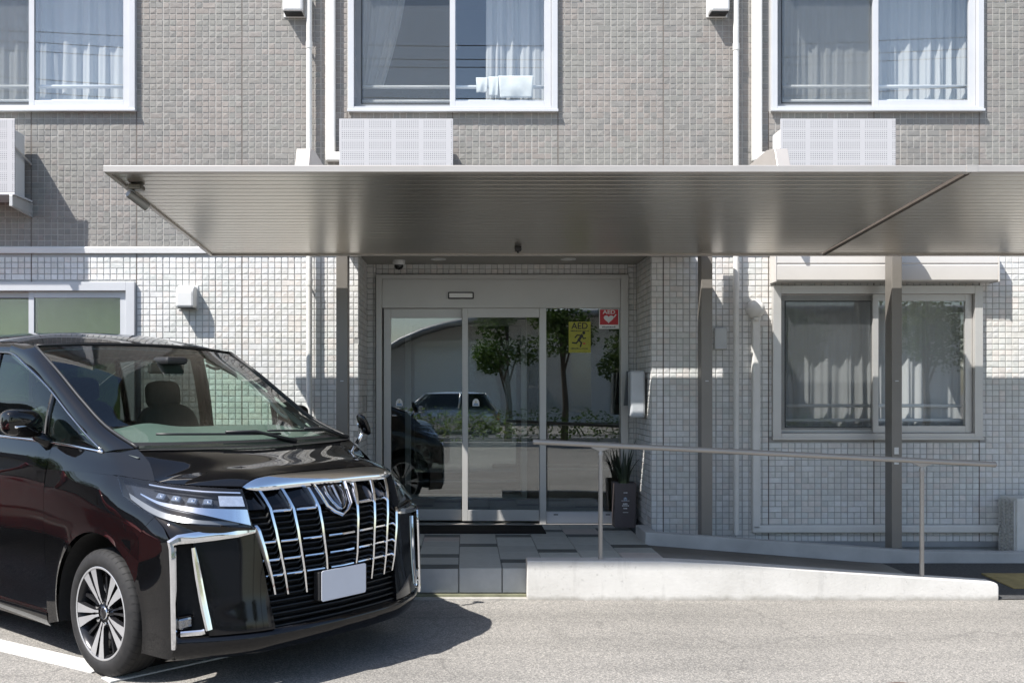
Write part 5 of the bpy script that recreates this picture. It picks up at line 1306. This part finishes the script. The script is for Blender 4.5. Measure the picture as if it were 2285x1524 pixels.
# ---- wheels
def tyre_mat():
    k = NT('tyre_rubber'); k.set(base=k.ramp(k.noise(30, 4), [(.3, (.014,.014,.015)), (.7, (.024,.023,.023))]), rough=.72, spec=.35); k.bump(k.noise(120, 3), .15, .002); return k.m
TYRE = tyre_mat(); RIMS = simple('machined_alloy', (.52,.52,.53), .34, .6, .04, 12); RIMD = simple('dark_alloy', (.028,.028,.031), .25, .4, .1, 12)
def wheel(x, s):
    o = bpy.data.objects.new('wheel', None); COL.objects.link(o); o.parent = van; o.location = (x, s*.792, .346); o.rotation_euler = (0, 0, 0 if s < 0 else math.pi); o.empty_display_size = .1
    # local frame: outer face looks to -y
    TW2, RO = .1175, .346
    prof = [(.246,-.095), (.257,-.109), (.275,-.1175), (.300,-.116), (.325,-.104), (.338,-.092), (.3435,-.080), (.346,-.05), (.3465,0), (.346,.05), (.3435,.08), (.325,.104), (.285,.117), (.235,.10)]
    n = 72; mb = MB(); mb.lathe(prof, (0,0,0), 'y', n)
    t = mb.build('tyre', TYRE, o, ang=40)
    g = MB()
    for yy in (-.055, -.018, .018, .055): g.lathe([(.3472,yy-.004),(.3385,yy-.003),(.3385,yy+.003),(.3472,yy+.004)], (0,0,0), 'y', n)
    g.build('tread_groove', LIN, t)
    g = MB()
    for i in range(48):
        a = 6.2832*i/48
        for sg in (-1, 1):
            p = []
            for yy, rr, da in ((.062,.3478,0), (.082,.3452,.02), (.098,.334,.035), (.106,.324,.04)):
                for dd in (-.006, .006): p.append((rr*math.cos(a+da+dd), sg*yy, rr*math.sin(a+da+dd)))
            g.add(p, [(0,1,3,2), (2,3,5,4), (4,5,7,6)])
    tag(g.build('tread_sipe', LIN, t, recalc=False), kind='stuff')
    # rim: barrel, lip, spokes
    MB().lathe([(.236,-.098), (.240,-.107), (.2335,-.110), (.226,-.104), (.214,-.088), (.208,-.02), (.205,.09)], (0,0,0), 'y', 60).build('rim', RIMD, o, ang=40)
    MB().lathe([(.2385,-.1085), (.2335,-.1115), (.2275,-.1075)], (0,0,0), 'y', 60).build('rim_lip', RIMS, o, smooth=True)
    MB().lathe([(.001,-.02), (.20,-.02)], (0,0,0), 'y', 40).build('brake_shadow', LIN, o)
    MB().lathe([(.05,-.035), (.150,-.035), (.150,-.022)], (0,0,0), 'y', 40).build('brake_disc', CHRD, o, ang=40)
    for k in range(5):
        a0 = R(190+72*k)
        for sg in (-1, 1):
            # one arm of a twin spoke: root near the hub, foot wide at the rim
            root_a, foot_a = a0+sg*R(10.5), a0+sg*R(10.2); P = []
            def pt(r, a, y): return Vector((r*math.cos(a), y, r*math.sin(a)))
            st_ = [(.052, root_a, .0065, -.086), (.080, a0+sg*R(9.2), .0065, -.092), (.098, a0+sg*R(8.6), .010, -.094), (.15, a0+sg*R(9.4), .016, -.100), (.229, foot_a, .0265, -.106)]
            top, bot = [], []
            for r, a, w, y in st_: q = math.asin(w/r/1.0) if w < r else .3; top.append([pt(r, a-q, y), pt(r, a+q, y)]); bot.append([pt(r, a-q*1.10, y+.03), pt(r, a+q*1.10, y+.03)])
            MB().grid(top).build('spoke_face', RIMS, o, recalc=True)
            mb = MB(); 
            mb.grid([[b_[0], t_[0]+Vector((0,.0006,0)), t_[1]+Vector((0,.0006,0)), b_[1]] for t_, b_ in zip(top, bot)]); mb.build('spoke', RIMD, o, ang=30)
        for da in (-7, 7):
            a = a0+R(36+da); mb = MB(); q = [(.060,R(4),-.074), (.12,R(2.6),-.068), (.225,R(2.4),-.076)]; mb.grid([[pt(r, a-w, y+.02), pt(r, a-w, y), pt(r, a+w, y), pt(r, a+w, y+.02)] for r, w, y in q]); mb.build('spoke', RIMD, o)
        an = a0+R(36); MB().lathe([(.001,-.098), (.009,-.097), (.0105,-.085), (.0105,-.06)], (.057*math.cos(an), 0, .057*math.sin(an)), 'y', 8).build('lug_nut', CHR, o, ang=40)
    MB().lathe([(.001,-.094), (.024,-.093), (.030,-.088), (.033,-.075), (.072,-.074), (.074,-.05)], (0,0,0), 'y', 28).build('hub', RIMD, o, ang=40)
    MB().lathe([(.030,-.0895), (.0325,-.0885), (.0335,-.082)], (0,0,0), 'y', 28).build('cap_ring', CHR, o, smooth=True)
    for ch in o.children:
        if ch.name.split('.')[0] not in ('tyre',): ch.scale = (1.065, 1.0, 1.065)
    return o
fw = wheel(0, -1); wheel(0, 1); wheel(-3.0, -1); wheel(-3.0, 1)

# small auxiliary mirror on the far front fender
c = Vector((.20, .825, 1.20)); am = MB().tube([c, c+Vector((.02,.02,.05)), c+Vector((.015,.045,.085))], [.016,.012,.012], 10).build('fender_mirror', CHR, van, smooth=True)
q = c+Vector((.01,.055,.125)); rows = []
for t, r in ((-.07,.008), (-.06,.026), (-.03,.036), (.02,.038), (.055,.032), (.072,.012)): rows.append([q+Vector((.02*math.cos(a)*r/.038+.3*t*0, r*math.cos(a)*.0+ -t*.55, t))+Vector((0, r*.8*math.sin(a), 0))+Vector((r*.55*math.cos(a), 0, 0)) for a in [6.2832*i/16 for i in range(17)]])
MB().grid(rows).build('mirror_head', BLK, am, smooth=True); MB().lathe([(.001,.004),(.024,.003),(.027,0)], q+Vector((-.032,0,0)), 'x', 14).build('mirror_face', CHR, am)
# ------------------------------------------------------------------ painted line beside the van
def ground_line(pts, label):
    m = MB().add([(x, y, .010) for x, y in pts]+[(x, y, .002) for x, y in pts], [(0,1,2,3), (0,4,5,1), (1,5,6,2), (2,6,7,3), (3,7,4,0)])
    tag(m.build('parking_line', PAINT), label, 'marking')
def vloc(x, y): c_, s_ = math.cos(CROT), math.sin(CROT); return (c_*x-s_*y+CPOS.x, s_*x+c_*y+CPOS.y)
def line2(a, b, w, label, z=.010):
    a, b = Vector(a), Vector(b); n = Vector((-(b-a).y, (b-a).x)).normalized()*w/2; ground_line([a+n, b+n, b-n, a-n], label)
line2((-6.2, 7.95), (-2.02, 5.36), .15, 'white painted parking line running back beside the van')
line2((-1.93, 5.16), (-1.05, 6.03), .11, 'white painted line under the front bumper of the van')

# ------------------------------------------------------------------ the other side of the car park (seen in glass and paint)
def foliage_mat(name, lo, hi):
    k = NT(name); i = k.n('ShaderNodeNewGeometry'); c = k.ramp(i.outputs['Random Per Island'], [(0, lo), (1, hi)])
    tl = k.n('ShaderNodeBsdfTranslucent'); k.l(c, tl.inputs[0]); k.set(base=c, rough=.6, spec=.3); mx = k.n('ShaderNodeMixShader', i_0=.5); k.l(k.b.outputs[0], mx.inputs[1]); k.l(tl.outputs[0], mx.inputs[2]); k.l(mx.outputs[0], k.out.inputs[0]); return k.m
FOL = foliage_mat('leaves', (.04,.08,.016), (.12,.18,.04)); HEDGE = foliage_mat('hedge_leaves', (.07,.13,.02), (.18,.25,.05)); BARK = simple('bark', (.10,.075,.055), .9, 0, .3, 6, .5, 30)
def leaves(m, c, rad, n, sz, rn):
    for _ in range(n):
        while True:
            p = Vector((rn.uniform(-1,1), rn.uniform(-1,1), rn.uniform(-1,1)))
            if .35 < p.length < 1: break
        p = Vector((c[0]+p.x*rad[0], c[1]+p.y*rad[1], c[2]+p.z*rad[2])); a = Vector((rn.uniform(-1,1), rn.uniform(-1,1), rn.uniform(-.5,.5))).normalized(); b = a.cross(Vector((rn.uniform(-1,1), rn.uniform(-1,1), rn.uniform(-1,1)))).normalized(); s = sz*rn.uniform(.6,1.3)
        m.add([p-a*s, p+b*s*.5, p+a*s, p-b*s*.5], [(0,1,2,3)])
def tree(x, y, h, r, seed, label, group):
    rn = random.Random(seed); o = thing('street_tree', label, 'tree', (x, y, 0), group=group)
    tk = MB().tube([(x, y, -.1), (x+.05, y, h*.25), (x-.04, y+.05, h*.5), (x, y, h*.8)], [.12,.09,.07,.03], 8).build('trunk', BARK, o, smooth=True)
    m = MB(); lv = MB()
    for i in range(9):
        a = rn.random()*6.28; zz_ = h*(.42+.45*rn.random()); q = Vector((x+r*.62*math.cos(a)*rn.uniform(.4,1), y+r*.62*math.sin(a)*rn.uniform(.4,1), zz_+h*.12))
        m.tube([(x, y, zz_-h*.12), q.lerp(Vector((x, y, zz_)), .5)+Vector((0,0,.05)), q], [.04,.025,.01], 5); k = r*rn.uniform(.36,.6); leaves(lv, q, (k, k, k*.8), 330, .07, rn)
    m.build('limb', BARK, o, smooth=True); lv.build('crown', FOL, o, recalc=False)
G_ = 'street trees across the car park'
TLAB = ['slim tree behind the hedge, nearest the entrance axis', 'slim tree behind the hedge, middle of the close trio', 'slim tree behind the hedge, rightmost of the close trio', 'broad tree at the left end behind the tall hedge', 'medium tree behind the gap between the two hedges', 'rounded tree at the right end behind the hedge', 'small tree between the close trio and the rounded tree', 'tall tree on the left edge of the car park, middle one', 'tallest tree on the far left, nearest the grey house', 'tall tree on the left edge, nearest the road', 'tall tree alone on the right edge of the car park']
for i, (x, y, h, r) in enumerate(((1.2,-8.6,4.3,1.1), (2.9,-9.2,4.6,1.2), (4.6,-8.8,4.0,1.0), (-10.4,-8.9,6.4,2.9), (-7.2,-9.5,5.0,1.6), (12.6,-8.6,4.4,1.5), (9.3,-9.4,4.2,1.2), (-17,2.5,3.4,1.4), (-19,8.0,3.9,1.7), (-16,-4,3.2,1.3), (17,-3,6.5,2.4))):
    tree(x, y, h, r, 40+i, TLAB[i], G_)
def hedge(x0, x1, y, h, d, label, seed):
    rn = random.Random(seed); o = thing('hedge', label, 'hedge', ((x0+x1)/2, y, 0)); m = MB(); n = int((x1-x0)*2.2)
    for i in range(n): leaves(m, (lerp(x0, x1, (i+.5)/n), y, h*.52), ((x1-x0)/n*.8, d/2, h*.5*rn.uniform(.85,1.1)), 130, .055, rn)
    m.build('foliage', HEDGE, o, recalc=False)
hedge(-6.5, 10.5, -7.8, 1.05, .9, 'clipped green hedge across the car park', 5); hedge(-20, -8.5, -7.9, 1.2, 1.0, 'taller clipped hedge on the left across the car park', 6)
tag(MB().box(-40, 40, -14.5, -9.9, -.05, .006).build('road', simple('road_asphalt', (.07,.07,.07), .9, 0, .15, 3, .3, 80)), kind='structure')
for y in (-7.1, -9.7): tag(MB().box(-40, 40, y-.08, y+.08, -.05, .13).build('kerb', KERBM, bevel=.01), kind='structure')
# pale showroom with an upswept flat roof
o = thing('showroom_building', 'pale showroom with an upswept curved roof across the road', 'building', (0, -27, 0)); PALE = simple('pale_cladding', (.80,.78,.73), .6, 0, .05, .6); PALE2 = simple('white_cladding', (.80,.80,.77), .5, 0, .04, .6)
rz = lambda x: 2.9+2.1*(1-math.exp(-max(0, x+4.2)/2.6))-.05*max(0, -4.2-x); XR_ = [-15+i*1.0 for i in range(39)]
MB().prism([(-15, 0)]+[(x, rz(x)+.1) for x in XR_]+[(23, 0)], -40, -27, 'y').build('wall', PALE, o); MB().box(-5.0, 0.5, -26.98, -26.9, .6, 3.6).build('white_panel', PALE2, o, bevel=.02)
rows = []
for yy, dz in ((-24.6, 0), (-24.4, .12), (-24.7, .3), (-41, .35)): rows.append([Vector((x, yy, rz(x)+dz)) for x in [-15+i*1.0 for i in range(39)]])
rows.insert(0, [Vector((p.x, -27.2, p.z+.15)) for p in rows[0]]); MB().grid(rows).build('roof', simple('roof_grey', (.33,.33,.33), .5, .2), o, smooth=True)
for x in (3, 7, 11, 15): w_ = MB().box(x, x+3, -26.97, -26.93, .5, 3.4).build('window', WINGLASS, o); MB().box(x-.06, x, -26.98, -26.9, .4, 3.5).build('mullion', FRAMEG, w_)
for i, (x0, x1, y, h, cc) in enumerate(((-44,-34,-6,5.5,(.42,.40,.36)), (-46,-35,9,6.0,(.30,.29,.28)), (24,36,-8,7.0,(.45,.44,.42)))):
    b_ = thing('neighbour_house', ('beige house left of the car park', 'grey house far left behind the van', 'cream house right of the car park')[i], 'house', ((x0+x1)/2, y, 0))
    wl = MB().box(x0, x1, y, y+9, 0, h*.72).build('wall', simple('house_wall_%d' % i, cc, .8, 0, .06, 1), b_); MB().prism([(y-.5, h*.72), (y+9.5, h*.72), (y+4.5, h)], x0-.4, x1+.4, 'x').build('roof', simple('house_roof_%d' % i, (.09,.085,.085), .7), b_)
    xe = x1 if x0 < 0 else x0
    for yy in (1.5, 5.5):
        for zz_ in (1.0, 3.4):
            if zz_+1.2 < h*.72: wi = MB().box(xe-.03, xe+.03, y+yy, y+yy+1.7, zz_, zz_+1.2).build('window', WHITEP, b_); MB().box(xe-.04, xe+.04, y+yy+.08, y+yy+1.62, zz_+.08, zz_+1.12).build('pane', simple('far_pane_%d' % i, (.05,.06,.07), .1), wi)
# utility poles and wires
PY_ = -8.9; PXP = (-13.5, 18.5, -40, 46)
for i, x in enumerate(PXP[:2]):
    o = thing('utility_pole', 'grey concrete utility pole %s of the car park' % ('left' if x < 0 else 'right'), 'pole', (x, PY_, 0)); MB().tube([(x, PY_, -.2), (x, PY_, 12)], [.17,.11], 12).build('shaft', KERBM, o, smooth=True)
    for z in (10.0, 11.2): MB().box(x-.06, x+.06, PY_-.9, PY_+.9, z, z+.1).build('crossarm', FRAMEG, o)
    MB().lathe([(.22,0),(.24,.05),(.24,.6),(.2,.66)], (x+.38, PY_, 8.8), 'z', 14, True).build('transformer', FRAMEG, o, ang=40)
for i, (dy, z, sag) in enumerate(((-.8,11.3,.55), (0,11.3,.6), (.8,11.3,.5), (-.7,10.1,.6), (.7,10.1,.7), (.15,8.4,.8), (.2,7.7,.7), (.1,7.2,.9))):
    P = []
    for a, b in ((-40, -13.5), (-13.5, 18.5), (18.5, 46)):
        for j in range(13): t = j/12; P.append(Vector((lerp(a, b, t), PY_+dy, z-sag*4*t*(1-t))))
    tag(MB().tube(P, .014 if z > 9 else .024, 5).build('overhead_wire', BLACKP, smooth=True), 'thin dark overhead wire spanning between the utility poles', 'wire', 'overhead wires')
# ---- parked cars
def small_car(name, label, cat, loc, rot, paint, L=3.6, Wd=1.6, H=1.47, group=None):
    o = thing(name, label, cat, loc, rot, group=group, local=True); h2 = L/2
    xs_ = [-h2, -h2+.06, -h2+.25, -h2+.7, -.4, .3, .9, h2-.55, h2-.2, h2-.05, h2]
    def belt(x): return pch([-h2, -h2+.2, -.4, .5, h2-.5, h2-.1, h2], [.82, .93, .95, .92, .82, .70, .58], x)
    def wid(x): return Wd/2*(1-.32*abs(x/h2)**5.0)
    low = []
    for t, k in ((0, .93), (.12, .99), (.45, 1.0), (.75, .985), (.92, .95), (1.0, .88)):
        low.append([Vector((x, wid(x)*k, lerp(.20, belt(x), t))) for x in [lerp(-h2, h2, i/40) for i in range(41)]])
    for s in (1, -1): MB().grid([[Vector((p.x, p.y*s, p.z)) for p in r] for r in low]).build('body_side', paint, o, smooth=True)
    MB().grid([[Vector((x, wid(x)*.88*u, belt(x)+.05*(1-u*u))) for u in [-1+i/6 for i in range(13)]] for x in [lerp(-h2, h2, i/40) for i in range(41)]]).build('hood', paint, o, smooth=True)
    for x in (-h2, h2): MB().grid([[Vector((x+math.copysign(.06*(1-u*u), x), wid(x)*u*.97, z)) for u in [-1+i/6 for i in range(13)]] for z in (.2, .4, .58 if x > 0 else .84)]).build('bumper', paint, o, smooth=True)
    c0, c1, r0, r1 = -h2+.12, h2-1.0, -h2+.45, .35
    def cab(t, x_): return lerp(c0, r0, t)+(lerp(c1, r1, t)-lerp(c0, r0, t))*x_
    ring = lambda t: [Vector((cab(t, x_), s*lerp(Wd/2*.90, Wd/2*.70, t)*(1-.10*abs(2*x_-1)**6), lerp(belt(cab(0, x_))+.02, H-.06, t))) for s, x_ in [(1, i/10) for i in range(11)]+[(-1, 1-i/10) for i in range(11)]+[(1, 0)]]
    MB().grid([ring(t) for t in (0, .35, .7, 1)]).build('windows', CARGLASS2, o, smooth=True)
    MB().grid([[Vector((lerp(r0-.02, r1+.02, i/12), Wd/2*.71*u, H-.06+.06*(1-abs(u)**3)*(1-abs(2*i/12-1)**4*.8))) for u in [-1+k/6 for k in range(13)]] for i in range(13)]).build('roof', paint, o, smooth=True)
    for s in (1, -1):
        for x_ in (0, .42, 1): MB().tube([Vector((cab(t, x_), s*(lerp(Wd/2*.90, Wd/2*.70, t)*(1-.10*abs(2*x_-1)**6)+.004), lerp(belt(cab(0, x_))+.02, H-.05, t))) for t in (0, .5, 1)], .035, 6).build('pillar', paint, o, smooth=True)
        lm = MB().lathe([(.105,-.03),(.115,.0),(.10,.025),(.085,.02)], (h2-.17, s*Wd*.36, .70), 'x', 24).build('headlight', CHR, o, smooth=True); MB().lathe([(.085,.015),(.06,.035),(.001,.045)], (h2-.17, s*Wd*.36, .70), 'x', 20).build('lens', LAMPG, lm, smooth=True); MB().lathe([(.08,-.02),(.03,-.03),(.001,-.03)], (h2-.17, s*Wd*.36, .70), 'x', 16).build('bowl', BLACKP, lm, smooth=True)
        MB().box(.42, .56, s*(Wd/2+.02), s*(Wd/2+.16), .93, 1.06).build('door_mirror', paint, o, bevel=.03); MB().box(-h2+.01, -h2+.09, s*Wd*.30, s*Wd*.42, .62, .82).build('tail_light', MATS['tail_red'], o, bevel=.02)
    MB().box(h2-.04, h2+.065, -.45, .45, .34, .46).build('grille', BLACKP, o, bevel=.02); MB().box(-h2+.1, h2-.1, -Wd/2*.85, Wd/2*.85, .16, .4).build('underbody', LIN, o)
    for x in (-h2+.62, h2-.68):
        for s in (1, -1): wh = copy_tree(fw, o); wh.location = (x, s*(Wd/2-.10), .30); wh.rotation_euler = (0, 0, 0 if s < 0 else math.pi); wh.scale = (.867, .8, .867)
    return o
REDP = NT('red_paint'); REDP.set(base=(.55,.016,.012), rough=.15, coat=1.0, coatr=.02); REDP = REDP.m
SILP = NT('silver_paint'); SILP.set(base=(.52,.53,.54), rough=.25, metal=.7, coat=1.0, coatr=.03); SILP = SILP.m
x_, y_ = vloc(-3.5, -2.95); small_car('red_car', 'small red hatchback with round headlights in the next parking space', 'car', (x_, y_, 0), CROT+math.pi, REDP)
small_car('silver_car', 'silver hatchback standing on the road beyond the hedge', 'car', (-.9, -11.3, 0), R(180), SILP, L=3.9, H=1.5)
